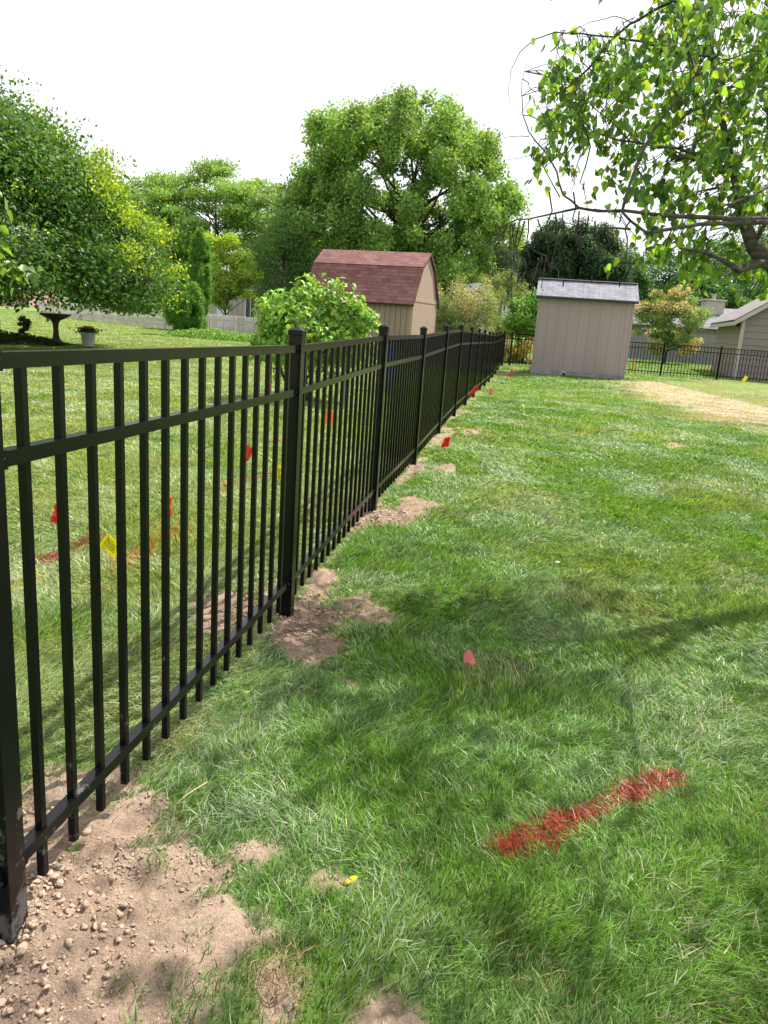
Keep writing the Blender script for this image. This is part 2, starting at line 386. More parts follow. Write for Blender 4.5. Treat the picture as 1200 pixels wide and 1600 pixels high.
# ------------------------------------------------------------------ grass blades
def blades(name, x, y, h, w, col, lean, ldir, seg, label):
    n = len(x); z = gheight(x, y)-.004
    ld = np.stack([np.cos(ldir), np.sin(ldir)], 1)
    wa = rng.uniform(0, 2*PI, n); wd = np.stack([np.cos(wa), np.sin(wa)], 1)*w[:, None]/2
    B = np.stack([x, y], 1)
    def lev(t, wf):
        p = B+ld*(lean*h*t**1.6)[:, None]; zz = z+h*t*(1-.45*np.minimum(lean, 1.3)*t)
        if wf == 0: return [np.column_stack([p, zz])]
        return [np.column_stack([p-wd*wf, zz]), np.column_stack([p+wd*wf, zz])]
    if seg == 2:
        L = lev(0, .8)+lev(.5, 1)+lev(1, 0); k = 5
        pat = np.array([0, 1, 3, 2, 2, 3, 4]); st = np.array([0, 4]); base_shade = [.65, .65, .95, .95, 1.15]
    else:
        L = lev(0, 1)+lev(1, 0); k = 3; pat = np.array([0, 1, 2]); st = np.array([0]); base_shade = [.75, .75, 1.1]
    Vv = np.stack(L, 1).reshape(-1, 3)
    # the paler tip is the blade's own; the darker base is shade painted in
    C = (col[:, None, :]*np.array(base_shade)[None, :, None]).reshape(-1, 3)
    lo = (np.arange(n)[:, None]*k+pat).ravel(); ss = (np.arange(n)[:, None]*len(pat)+st).ravel()
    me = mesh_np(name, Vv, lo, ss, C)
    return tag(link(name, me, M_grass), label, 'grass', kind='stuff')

def grass_points(y0, y1, dens, x0f, x1f):
    # rejection sampling over the wedge the lawn fills
    n = int(dens(y0)*(y1-y0)*0+0)
    out_x, out_y = [], []
    yy = y0
    while yy < y1:
        st = max(.1, yy*.05); ym = yy+st/2; A = (x1f(ym)-x0f(ym))*st; k = int(A*dens(ym))
        out_x.append(rng.uniform(x0f(ym), x1f(ym), k)); out_y.append(rng.uniform(yy, yy+st, k)); yy += st
    return np.concatenate(out_x), np.concatenate(out_y)

def grass_color(x, y, n):
    d = y
    a = fbm(x*1.1, y*.8, 31); b_ = fbm(x*3.7, y*3.1, 33); c_ = vn(x*13, y*13, 35); r = rng.random(n)
    vivid = np.array([.125, .275, .030]); blue = np.array([.165, .30, .10]); yel = np.array([.28, .35, .075]); straw = np.array([.50, .43, .28]); dark = np.array([.065, .14, .03])
    col = np.repeat(vivid[None], n, 0)
    def mx_(col, c, k): return col*(1-k[:, None])+c*k[:, None]
    col = mx_(col, blue, sstep(.45, .62, b_)*.75)
    col = mx_(col, yel, sstep(.50, .70, a)*.45)
    col = mx_(col, dark, sstep(.55, .75, c_)*.5)
    left = (x-(FX+(y-FY)*math.tan(FAZ))) < 0
    col = mx_(col, np.array([.36, .42, .15]), left*.55*sstep(.2, .6, fbm(x*2.1, y*2.1, 37)))
    sprob = .035+.16*sstep(.55, .72, fbm(x*2.6+5, y*2.6, 39))+left*.08
    isS = r < sprob; col[isS] = straw*rng.uniform(.6, 1.1, (isS.sum(), 1))
    col *= (.45+1.1*rng.random((n, 1))**1.3)
    pale = rng.random(n) < .07; col[pale] = np.array([.36, .46, .26])*rng.uniform(.7, 1.2, (pale.sum(), 1))
    wk = rng.random(n) < .26*sstep(.5, .68, fbm(x*1.7+9, y*1.2, 44)); col[wk] = np.array([.44, .50, .34])*rng.uniform(.7, 1.2, (wk.sum(), 1))
    dr = sstep(-.9, .7, polyd(x, y, DRYW)+(fbm(x*1.3, y*1.3, 40)-.5)*1.5)
    col = mx_(col, np.array([.44, .375, .27]), dr*(rng.random(n) < .82))
    for (p, q, w, c, k) in STRW:
        e = q-p; L2 = e@e; t = np.clip(((x-p[0])*e[0]+(y-p[1])*e[1])/L2, 0, 1)
        ds = np.hypot(x-p[0]-t*e[0], y-p[1]-t*e[1])+(fbm(x*18, y*18, 51)-.5)*.07
        hit = rng.random(n) < k*(1-sstep(.45, 1.35, ds/(w*(1+.2*np.sin(t*9)))))
        col[hit] = np.array(c)*rng.uniform(.25, 1.3, (hit.sum(), 1))
    return col, dr

def make_grass(name, y0, y1, dens, wscale, seg, hs, label, x0f, x1f):
    x, y = grass_points(y0, y1, dens, x0f, x1f)
    s_ = soil(x, y); cl = fbm(x*16, y*16, 61, 3)
    keep = rng.random(len(x)) < np.where(s_ > .012, np.where(cl > .565, .60, .012), np.where(s_ > -.03, .6, 1.))
    x, y, s_ = x[keep], y[keep], s_[keep]
    # inside the two sheds nothing grows
    n = len(x); col, dr = grass_color(x, y, n)
    thin = rng.random(n) < 1-.35*dr; x, y, s_, col, dr = x[thin], y[thin], s_[thin], col[thin], dr[thin]; n = len(x)
    hn = fbm(x*2.2, y*2.2, 71); hc = vn(x*9, y*9, 73)
    h = hs*(.45+.75*hn+.35*hc)*rng.uniform(.55, 1.25, n)*np.where(s_ > -.05, .75, 1)*(1-.45*dr)
    w = wscale(y)*rng.uniform(.7, 1.3, n)
    ang = fbm(x*.9, y*.9, 81, 2)*4*PI+(fbm(x*5, y*5, 83, 2)-.5)*4+rng.normal(0, .95, n)
    lean = np.clip(.25+1.5*fbm(x*2.8, y*2.8, 85, 2)*rng.uniform(.4, 1.3, n), .1, 1.6)
    return blades(name, x, y, h, w, col, lean, ang, seg, label)
fx = lambda y: FX+(y-FY)*math.tan(FAZ)
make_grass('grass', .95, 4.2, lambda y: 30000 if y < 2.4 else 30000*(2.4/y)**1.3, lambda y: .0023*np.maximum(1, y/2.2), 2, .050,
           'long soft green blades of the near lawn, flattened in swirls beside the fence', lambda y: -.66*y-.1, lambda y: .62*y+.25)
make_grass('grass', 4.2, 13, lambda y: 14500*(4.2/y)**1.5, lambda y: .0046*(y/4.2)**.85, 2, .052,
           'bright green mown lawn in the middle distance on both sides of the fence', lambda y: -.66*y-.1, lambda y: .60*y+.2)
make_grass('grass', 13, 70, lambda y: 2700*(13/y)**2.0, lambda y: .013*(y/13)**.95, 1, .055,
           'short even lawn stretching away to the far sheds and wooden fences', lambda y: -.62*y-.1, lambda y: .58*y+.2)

# ------------------------------------------------------------------ soil crumbs, straw
def crumbs():
    P = []
    n = 200000
    x = rng.uniform(-1.3, .6, n); y = rng.uniform(.95, 6.5, n); s_ = soil(x, y); cl = fbm(x*6, y*6, 91, 3)
    post = np.minimum.reduce([np.hypot(x-(FX+FD.x*STEP*i), y-(FY+FD.y*STEP*i)) for i in range(-1, 3)])
    k = (s_ > 0) & (rng.random(n) < (.12+.6*sstep(.55, .75, cl)+.35*(post < .26))*.75)
    x, y, s_, post = x[k], y[k], s_[k], post[k]; n = len(x)
    r = .0011+rng.exponential(.0015, n)*np.where(post < .3, 1.7, 1); r = np.minimum(r, np.where(post < .24, .010, .005))
    base = np.array([(1,0,0),(-1,0,0),(0,1,0),(0,-1,0),(0,0,1),(0,0,-1),(.7,.7,.1),(-.7,.7,.1),(.7,-.7,-.1),(-.7,-.7,.1),(0,.7,.72),(0,-.7,.7),(.7,0,.72),(-.7,0,.7)], float)
    import bmesh
    bm = bmesh.new()
    for b in base: bm.verts.new(b)
    bmesh.ops.convex_hull(bm, input=bm.verts); bmesh.ops.triangulate(bm, faces=bm.faces); bm.verts.index_update()
    bv = np.array([v.co[:] for v in bm.verts]); bf = np.array([[v.index for v in f.verts] for f in bm.faces]); bm.free()
    m = len(bv)
    jit = bv[None]*rng.uniform(.45, 1.35, (n, m, 1))*rng.uniform(.6, 1.35, (n, 1, 3))*np.array([1, 1, .7])*r[:, None, None]
    a = rng.uniform(0, 2*PI, n); ca, sa = np.cos(a), np.sin(a)
    jx = jit[:, :, 0]*ca[:, None]-jit[:, :, 1]*sa[:, None]; jy = jit[:, :, 0]*sa[:, None]+jit[:, :, 1]*ca[:, None]
    z = gz(x, y)+(fbm(x*.9, y*.9, 11)-.5)*.03+sstep(-.02, .03, s_)*((fbm(x*14, y*14, 5, 4)-.5)*.05+np.maximum(fbm(x*38, y*38, 8, 3)-.52, 0)*.05+(fbm(x*4.5, y*4.5, 21, 2)-.5)*.035)+.018*np.exp(-post**2/.06)
    z = z+.024*np.exp(-((x-(FX-FD.x*STEP))**2+(y-(FY-FD.y*STEP))**2)/.06)
    V = np.stack([jx+x[:, None], jy+y[:, None], jit[:, :, 2]+z[:, None]+r[:, None]*.35], 2).reshape(-1, 3)
    F = (np.arange(n)[:, None, None]*m+bf[None]).reshape(-1, 3)
    me = mesh_np('soil_crumbs', V, F.ravel(), np.arange(len(F))*3)
    tag(link('soil_crumbs', me, surf('soil_crumb', (.48, .36, .27), (.33, .225, .165), 30, .95, .9, 160)), 'loose tan clay crumbs and small clods scattered over the dug soil by the fence', 'soil', kind='stuff')
crumbs()

def straw():
    n = 9000
    x = rng.uniform(-1.5, 1.6, n); y = rng.uniform(.95, 5.5, n); s_ = soil(x, y)
    c = fbm(x*5, y*5, 95, 3)
    hot = np.exp(-((x-gnd(430,1540)[0])**2+(y-gnd(430,1540)[1])**2)/.006)+np.exp(-((x-gnd(300,1150)[0])**2+(y-gnd(300,1150)[1])**2)/.02)
    k = rng.random(n) < np.where(s_ > 0, .06+.25*(c > .6), .12*(c > .58))+.0
    xh = np.concatenate([rng.normal(gnd(430,1545)[0], .035, 170), rng.normal(gnd(290,1150)[0], .09, 350), rng.normal(gnd(445,1500)[0], .03, 90)])
    yh = np.concatenate([rng.normal(gnd(430,1545)[1], .03, 170), rng.normal(gnd(290,1150)[1], .09, 350), rng.normal(gnd(445,1500)[1], .03, 90)])
    x = np.concatenate([x[k], xh]); y = np.concatenate([y[k], yh]); n = len(x)
    a = rng.uniform(0, 2*PI, n); L = rng.uniform(.012, .042, n); w = rng.uniform(.0003, .0007, n)
    d = np.stack([np.cos(a), np.sin(a)], 1); pn = np.stack([-d[:, 1], d[:, 0]], 1)
    z = gheight(x, y)+.008+rng.uniform(0, .016, n); mid = rng.uniform(0, .012, n)
    P0 = np.column_stack([np.stack([x, y], 1)-d*L[:, None]/2, z]); P2 = np.column_stack([np.stack([x, y], 1)+d*L[:, None]/2, z+rng.uniform(-.004, .012, n)])
    P1 = np.column_stack([np.stack([x, y], 1)+pn*(L*rng.uniform(-.2, .2, n))[:, None], z+mid])
    W = np.column_stack([pn*w[:, None], w])
    V = np.stack([P0-W, P0+W, P1-W, P1+W, P2-W, P2+W], 1).reshape(-1, 3)
    lo = (np.arange(n)[:, None]*6+np.array([0, 1, 3, 2, 2, 3, 5, 4])).ravel()
    col = np.repeat(np.array([[.42, .31, .19]])*rng.uniform(.35, 1.1, (n, 1)), 6, 0)
    me = mesh_np('dead_grass', V, lo, np.arange(n*2)*4, col)
    tag(link('dead_grass', me, M_grass), 'dead straw coloured grass stems lying on the soil and lawn', 'dead grass', kind='stuff')
straw()

# ------------------------------------------------------------------ metal fences
PH = 1.20
def copyobj(o, parent, loc, rz=None):
    c = o.copy(); COL.objects.link(c); c.parent = parent; c.location = loc
    if rz is not None: c.rotation_euler = (0, 0, rz)
    return c
def metal_fence(label, pts, zs, npick, individual, group=None):
    """pts: post positions; pickets and rails are laid between successive posts"""
    base = Vector((pts[0][0], pts[0][1], zs[0])); root = thing('metal_fence', label, 'fence', base, group)
    d0 = Vector((pts[1][0]-pts[0][0], pts[1][1]-pts[0][1], 0)).normalized(); rz = math.atan2(d0.y, d0.x)
    pm = MB().box((0, 0, PH/2-.06), (.0515, .0515, PH+.09), 0, .003)
    cp = MB(); s = .0305
    cp.box((0, 0, .006), (.058, .058, .018), 0, .002)
    q = [(-.0285, -.0285, .0155), (.0285, -.0285, .0155), (.0285, .0285, .0155), (-.0285, .0285, .0155), (-.004, -.004, .030), (.004, -.004, .030), (.004, .004, .030), (-.004, .004, .030)]
    cp.add(q, [(0, 1, 5, 4), (1, 2, 6, 5), (2, 3, 7, 6), (3, 0, 4, 7), (4, 5, 6, 7)])
    post0 = cap0 = None
    for (x, y), z in zip(pts, zs):
        loc = Vector((x, y, z))-base
        if post0 is None:
            post0 = pm.build('post', M_fence, root); post0.data.transform(Matrix.Translation(base)); 
            cap0 = cp.build('post_cap', M_fence, post0); cap0.data.transform(Matrix.Translation(base))
            post0.location = loc; post0.rotation_euler = (0, 0, rz); cap0.location = (0, 0, PH-.015)
        else:
            p = copyobj(post0, root, loc); copyobj(cap0, p, (0, 0, PH-.015))
    k = Matrix.Rotation(rz, 3, 'Z'); total = 0; rest = MB(); pick0 = None; br0 = None
    for i in range(len(pts)-1):
        a = Vector((*pts[i], zs[i])); b = Vector((*pts[i+1], zs[i+1])); d = (b-a); L = Vector((d.x, d.y, 0)).length; u = d/L
        for hz in (1.130, .962, .168):
            MB().bar(a+u*.027+Vector((0, 0, hz)), b-u*.027+Vector((0, 0, hz)), .026, .028).build('rail', M_fence, root)
            if i < 3:
                for e, sgn in ((a, 1), (b, -1)):
                    f = MB(); c = e+u*(.036*sgn)+Vector((0, 0, hz)); f.bar(c-u*.011, c+u*.011, .032, .034)
                    nrm = Vector((-u.y, u.x, 0)).normalized()
                    f.tube([c+nrm*-.0155, c+nrm*-.0200], [.005, .0035], 8)
                    f.build('bracket', M_fence, root)
        n = max(2, round(npick*L/STEP))
        for j in range(1, n):
            p = a+d*(j/n); total += 1
            if total <= individual:
                if pick0 is None:
                    pick0 = MB().box((0, 0, .60), (.0165, .0165, 1.062), 0, .0012).build('picket', M_fence, root)
                    pick0.data.transform(Matrix.Translation(base)); pick0.location = p-base; pick0.rotation_euler = (0, 0, rz)
                else: copyobj(pick0, root, p-base)
            else: rest.box(p+Vector((0, 0, .60)), (.0165, .0165, 1.062), rz)
    if rest.v: tag(rest.build('picket', M_fence, root), kind='stuff')
    return root
ppts, pzs = [], []
for i in list(range(-2, 13))+[13.55]:
    x_, y_ = FX+FD.x*STEP*i, FY+FD.y*STEP*i
    if i == -1: x_ += .014; y_ += .004
    ppts.append((x_, y_)); pzs.append(float(gz(x_, y_))+(.021 if i == -1 else 0))
CORN = ppts[-1]
metal_fence('black metal picket fence running from the near left post straight away to the far corner', ppts, pzs, 16, 98)
bp_, bz_ = [(CORN[0]+.03, CORN[1]+.06)], [0.]
for px_ in (797, 868, 950, 1035.5, 1125, 1214, 1303):
    w = at(px_, 560, 27.9-(px_-797)*.0006); bp_.append((w[0], w[1])); bz_.append(.0)
metal_fence('black metal picket fence crossing the back of the yard behind the plain tan shed', bp_, bz_, 16, 98)

# ------------------------------------------------------------------ sheds and houses
def slab(name, quad, th, mat, parent, uvs=True):
    """roof slab: quad = eave left, eave right, top right, top left (world); u runs along the eave"""
    q = [Vector(p) for p in quad]; n = (q[1]-q[0]).cross(q[3]-q[0]).normalized()
    if n.z < 0: n = -n
    o3 = wloc(parent); pts = [p-o3 for p in q]+[p-n*th-o3 for p in q]
    fs = [(0, 1, 2, 3), (7, 6, 5, 4), (0, 4, 5, 1), (1, 5, 6, 2), (2, 6, 7, 3), (3, 7, 4, 0)]
    me = bpy.data.meshes.new(name); me.from_pydata([tuple(p) for p in pts], [], fs)
    uv = me.uv_layers.new(name='UVMap'); e = (q[1]-q[0]).normalized(); up = n.cross(e)
    if up.z < 0: up = -up
    for poly in me.polygons:
        for li in poly.loop_indices:
            p = pts[me.loops[li].vertex_index]+o3-q[0]; uv.data[li].uv = (p.dot(e), p.dot(up)+.001)
    me.update(); return link(name, me, mat, parent)
def boards(mb, A, B, z0, z1, step, gap, proud, nrm, top=None):
    """upright siding boards from A to B (2D), standing proud of the wall; top(t) gives the height at fraction t"""
    A = Vector((*A, 0)); B = Vector((*B, 0)); L = (B-A).length; u = (B-A)/L; n = max(1, round(L/step)); w = L/n; nv = Vector((*nrm, 0))*proud
    for i in range(n):
        s0 = i*w+gap/2; s1 = (i+1)*w-gap/2
        if i == 0: s0 = 0
        if i == n-1: s1 = L
        h0 = top(s0/L) if top else z1; h1 = top(s1/L) if top else z1
        mb.prism([A+u*s0+Vector((0, 0, z0)), A+u*s1+Vector((0, 0, z0)), A+u*s1+Vector((0, 0, h1)), A+u*s0+Vector((0, 0, h0))], nv)
def lap(mb, A, B, z0, z1, step, nrm, top=None):
    A = Vector((*A, 0)); B = Vector((*B, 0)); nv = Vector((*nrm, 0)); z = z0; L = (B-A).length; u = (B-A)/L
    while z < z1-.02:
        zt = min(z+step, z1); s0, s1 = 0, L
        if top:
            ts = np.linspace(0, 1, 200); ok = [t for t in ts if top(t) > (z+zt)/2]
            if not ok: break
            s0, s1 = min(ok)*L, max(ok)*L
        a = A+u*s0; b = A+u*s1; Zs = Vector((0, 0, z)); Zt = Vector((0, 0, zt-.012))
        mb.add([a+Zs, b+Zs, b+Zs+nv*.022, a+Zs+nv*.022, a+Zt, b+Zt, b+Zt+nv*.006, a+Zt+nv*.006], [(3, 2, 1, 0), (4, 5, 6, 7), (0, 1, 5, 4), (1, 2, 6, 5), (2, 3, 7, 6), (3, 0, 4, 7)])
        z = zt

# red-roofed gambrel shed
def gambrel():
    ph = math.radians(20); A = Vector((.50, 27.5, 0)); u = Vector((-math.cos(ph), math.sin(ph), 0)); w = Vector((math.sin(ph), math.cos(ph), 0)); Lg, W = 4.05, 2.65
    zE, zB, zR = 1.97, 3.14, 3.64; fb = .25; Zv = lambda z: Vector((0, 0, z))
    r = thing('garden_shed', 'tan garden shed with red shingled barn-style roof rising behind the leafy vine', 'shed', A)
    P = lambda s, t, z: A+u*s+w*t+Zv(z)
    prof = [(0, 0), (W, 0), (W, zE), (W*(1-fb), zB), (W/2, zR), (W*fb, zB), (0, zE)]
    core = MB().prism([P(.02, t*.985+.02, z*.985) for t, z in prof], u*(Lg-.04)); core.build('wall_core', M_dark, r)
    mb = MB(); boards(mb, P(0, 0, 0)[:2], P(Lg, 0, 0)[:2], .12, zE+.05, .203, .016, .022, (-w)[:2]); mb.build('side_wall', M_tan, r)
    mb = MB()
    def topz(t):
        return float(np.interp(t, [0, fb, .5, 1-fb, 1], [zE, zB, zR, zB, zE]))-.02
    boards(mb, P(0, 0, 0)[:2], P(0, W, 0)[:2], .12, zE+.02, .203, .010, .02, (-u)[:2]); 
    boards(mb, P(0, 0, 0)[:2], P(0, W, 0)[:2], zE+.15, 3, .203, .010, .02, (-u)[:2], topz); mb.build('gable_wall', M_trim_litgable, r)  # lighter tan than the side wall: the gable's sunlight put into its colour
    MB().prism([P(-.035, -.02, zE+.02), P(-.035, W+.02, zE+.02), P(-.035, W+.02, zE+.15), P(-.035, -.02, zE+.15)], u*.03).build('gable_band', M_trim_litgable, r)
    for s_, t_ in ((-.01, -.02), (-.01, W-.04), (Lg-.09, -.02)):
        MB().prism([P(s_-.02, t_-.02, .1), P(s_+.09, t_-.02, .1), P(s_+.09, t_+.06, .1), P(s_-.02, t_+.06, .1)], Zv(zE-.1)).build('corner_board', M_trim_litgable, r)
    o = .15; q = lambda t, z, s_: P(s_, t, z); ov = .10
    e0 = (-.22, zE-.10); 
    slab('lower_roof', [q(*e0, Lg+ov), q(*e0, -ov), q(W*fb-.08, zB+.03, -ov), q(W*fb-.08, zB+.03, Lg+ov)], .05, M_shred, r)
    slab('upper_roof', [q(W*fb-.11, zB+.03, Lg+ov), q(W*fb-.11, zB+.03, -ov), q(W/2, zR+.07, -ov), q(W/2, zR+.07, Lg+ov)], .05, M_shred, r)
    slab('upper_roof', [q(W*(1-fb)+.11, zB+.03, -ov), q(W*(1-fb)+.11, zB+.03, Lg+ov), q(W/2, zR+.072, Lg+ov), q(W/2, zR+.072, -ov)], .05, M_shred, r)
    slab('lower_roof', [q(W+.22, zE-.10, -ov), q(W+.22, zE-.10, Lg+ov), q(W*(1-fb)+.08, zB+.03, Lg+ov), q(W*(1-fb)+.08, zB+.03, -ov)], .05, M_shred, r)
    # dark underside trim along the rakes
    for (t0, z0, t1, z1) in ((-.20, zE-.14, W*fb-.08, zB-.03), (W*fb-.08, zB-.03, W/2, zR+.0), (W/2, zR, W*(1-fb)+.08, zB-.03), (W*(1-fb)+.08, zB-.03, W+.20, zE-.14)):
        MB().bar(P(-ov+.015, t0, z0), P(-ov+.015, t1, z1), .03, .06).build('rake_trim', M_dark, r)
    MB().bar(P(-ov+.02, -.16, zE-.12), P(Lg+ov, -.16, zE-.12), .04, .07).build('fascia', M_dark, r)
gambrel()

def tanshed():
    L = Vector((4.16, 23.72, .03)); R = Vector((6.84, 23.22, .03)); u = (R-L); W = u.length; u.normalize(); b = Vector((-u.y, u.x, 0)); D = 1.75
    r = thing('garden_shed', 'plain greyish tan shed with grey shingled roof standing at the end of the lawn', 'shed', L)
    P = lambda s, t, z: L+u*s+b*t+Vector((0, 0, z)); zE, zR = 2.36, 2.76
    prof = [(0, .14), (D, .14), (D, zE), (D/2, zR), (0, zE)]
    MB().prism([P(.01, t, z) for t, z in prof], u*(W-.02)).build('wall_core', M_tanshed2, r)
    mb = MB(); boards(mb, P(0, 0, 0)[:2], P(W, 0, 0)[:2], .15, zE+.02, .305, .006, .014, (-b)[:2]); mb.build('front_wall', M_tanshed2, r)
    for s0, s1 in ((-.015, .03), (W-.20, W-.17), (W-.04, W+.015)):
        MB().prism([P(s0, -.028, .15), P(s1, -.028, .15), P(s1, -.028, zE), P(s0, -.028, zE)], b*.04).build('corner_board', M_tanshed2, r)
    # lumber base
    MB().bar(P(-.03, -.0, .08), P(W*.34, -.0, .08), .06, .16).bar(P(W*.34+.08, .02, .09), P(W, .02, .09), .05, .14).bar(P(-.03, .06, .08), P(-.03, D, .08), .06, .16).build('base_skid', M_greywood, r)
    ov = .10
    slab('roof', [P(-ov, -.20, zE-.09), P(W+ov, -.20, zE-.09), P(W+ov, D/2, zR+.05), P(-ov, D/2, zR+.05)], .05, M_shgrey, r)
    slab('roof', [P(W+ov, D+.20, zE-.09), P(-ov, D+.20, zE-.09), P(-ov, D/2, zR+.052), P(W+ov, D/2, zR+.052)], .05, M_shgrey, r)
    MB().bar(P(-ov, -.175, zE-.135), P(W+ov, -.175, zE-.135), .02, .06).build('fascia', M_dark, r)
    MB().bar(P(-ov, D/2, zR+.06), P(W+ov, D/2, zR+.06), .22, .02).build('ridge_cap', M_shgrey2, r)
M_shgrey2 = surf('ridge_shingle', (.36, .36, .39), (.28, .28, .31), 8, .9, .3)
tanshed()

def garage():
    G = Vector((13.0, 30.0, 0)); s = Vector((2.2, 7.7, 0)); Ls = s.length; s.normalize(); g = Vector((s.y, -s.x, 0)); W = 4.2; zE, zR = 2.32, 3.75
    r = thing('garage', 'taupe lap-sided garage with brownish grey gable roof beyond the right fence', 'garage', G)
    P = lambda a, t, z: G+g*a+s*t+Vector((0, 0, z))
    prof = [(0, 0), (W, 0), (W, zE), (W/2, zR), (0, zE)]
    MB().prism([P(a, .02, z) for a, z in prof], s*(Ls-.04)).build('wall_core', M_garage, r)
    mb = MB(); lap(mb, P(0, 0, 0)[:2], P(W, 0, 0)[:2], .05, zR, .25, (-s)[:2], lambda t: zE+(zR-zE)*(1-abs(2*t-1))); mb.build('gable_wall', M_garage, r)
    mb = MB(); lap(mb, P(0, 0, 0)[:2], P(0, Ls, 0)[:2], .05, zE, .25, (-g)[:2]); mb.build('side_wall', M_garage, r)
    MB().prism([P(-.045, -.045, 0), P(.08, -.045, 0), P(.08, .08, 0), P(-.045, .08, 0)], Vector((0, 0, zE))).build('corner_board', M_garagetrim, r)
    k = (zR-zE)/(W/2); o = .35
    slab('roof', [P(-o, Ls+.3, zE-o*k+.12), P(-o, -.3, zE-o*k+.12), P(W/2, -.3, zR+.12), P(W/2, Ls+.3, zR+.12)], .07, M_shbrown, r)
    slab('roof', [P(W+o, -.3, zE-o*k+.12), P(W+o, Ls+.3, zE-o*k+.12), P(W/2, Ls+.3, zR+.122), P(W/2, -.3, zR+.122)], .07, M_shbrown, r)
    MB().bar(P(-o, -.285, zE-o*k-.02), P(W/2, -.285, zR-.02), .04, .16).bar(P(W/2, -.285, zR-.02), P(W+o, -.285, zE-o*k-.02), .04, .16).build('rake_board', M_garagetrim, r)
    MB().bar(P(-o+.02, -.26, zE-o*k-.02), P(-o+.02, Ls+.3, zE-o*k-.02), .04, .14).build('gutter', M_garagetrim, r)
    MB().box(P(-.06, .9, 2.05), (.08, .10, .14), .3).build('lamp_fixture', M_dark, r)
garage()

def house(name, label, A, B, depth, zE, zR, mat, roofm, wins, doors=(), chim=None):
    A = Vector((*A, 0)); B = Vector((*B, 0)); u = B-A; W = u.length; u.normalize(); b = Vector((-u.y, u.x, 0))
    r = thing(name, label, 'house', A); P = lambda s, t, z: A+u*s+b*t+Vector((0, 0, z))
    MB().prism([P(0, t, z) for t, z in ((0, 0), (depth, 0), (depth, zE), (depth/2, zR), (0, zE))], u*W).build('wall', mat, r)
    mb = MB(); boards(mb, P(0, 0, 0)[:2], P(W, 0, 0)[:2], .35, zE-.02, .4, .03, .03, (-b)[:2]); mb.build('siding', mat, r)
    slab('roof', [P(-.4, -.5, zE-.12), P(W+.4, -.5, zE-.12), P(W+.4, depth/2, zR+.1), P(-.4, depth/2, zR+.1)], .1, roofm, r)
    slab('roof', [P(W+.4, depth+.5, zE-.12), P(-.4, depth+.5, zE-.12), P(-.4, depth/2, zR+.102), P(W+.4, depth/2, zR+.102)], .1, roofm, r)
    MB().bar(P(-.4, -.48, zE-.17), P(W+.4, -.48, zE-.17), .06, .14).build('gutter', M_white, r)
    for s0, s1, z0, z1 in wins:
        f = MB()
        for a, c, e, g_ in ((s0-.08, s1+.08, z0-.08, z0), (s0-.08, s1+.08, z1, z1+.08), (s0-.08, s0, z0, z1), (s1, s1+.08, z0, z1), ((s0+s1)/2-.03, (s0+s1)/2+.03, z0, z1)):
            f.prism([P(a, -.075, e), P(c, -.075, e), P(c, -.075, g_), P(a, -.075, g_)], b*.05)
        fo = f.build('window', M_white, r)
        MB().prism([P(s0, -.045, z0), P(s1, -.045, z0), P(s1, -.045, z1), P(s0, -.045, z1)], b*.03).build('pane', M_glass, fo)
    for s0, s1 in doors:
        d = MB().prism([P(s0, -.07, .15), P(s1, -.07, .15), P(s1, -.07, 2.15), P(s0, -.07, 2.15)], b*.05).build('door', M_white, r)
        MB().box(P(s1-.1, -.09, 1.05), (.05, .05, .05)).build('handle', M_wire, d)
    if chim:
        s0, t0, w, z0, z1 = chim; c = P(s0, t0, 0)
        ch = MB().box((c.x, c.y, (z0+z1)/2), (w, w*.7, z1-z0), 0, .02).build('chimney', M_brick, r)
        MB().box((c.x, c.y, z1+.06), (w*1.15, w*.85, .12), 0, .02).build('chimney_cap', M_brick, ch)
        MB().lathe((c.x, c.y, z1+.12), [(.16, 0), (.14, .35), (.19, .36), (.19, .42)], 12).build('flue', M_brick, ch)
    return r
M_housew = surf('pale_house_siding', (.40, .355, .33), (.30, .26, .245), .8, .85, .2, 20, (1, 1, .3))
a_ = at(316, 510, 53); b_ = at(470, 510, 50)
house('house', 'pale boarded house seen between the young trees over the picket fence', a_[:2], b_[:2], 8, 2.75, 4.6, M_housew, M_shbrown, [(3.5, 4.2, .7, 2.1), (5.6, 6.4, .9, 2.0)], [(1.2, 2.1)])
a_ = at(-120, 485, 92); b_ = at(46, 485, 90)
M_pink = surf('pinkish_siding', (.42, .28, .23), (.36, .24, .2), 1, .85, .1)
house('house', 'low pinkish house at the far left end of the neighbouring lawn', a_[:2], b_[:2], 8, 2.0, 3.4, M_pink, M_shbrown, [(3, 4.2, .8, 1.6), (9.5, 10.5, .8, 1.6)], [])
a_ = at(960, 540, 64); b_ = at(1150, 540, 60)
house('house', 'low house with grey roof and stone chimney behind the right wooden fence', a_[:2], b_[:2], 9, 2.6, 4.0, M_garage, M_shgrey, [(2, 3.2, 1, 2)], [], (6.6, 3.2, 1.5, 2.8, 4.55))
a_ = at(655, 540, 52); b_ = at(725, 540, 50)
M_wh = surf('white_siding', (.55, .54, .52), (.48, .47, .46), 1, .8, .1)
house('house', 'small pale house glimpsed through the loose shrubs right of the red roof', a_[:2], b_[:2], 6, 2.7, 4.0, M_wh, M_shgrey, [(1.2, 2.2, 1, 2)], [])

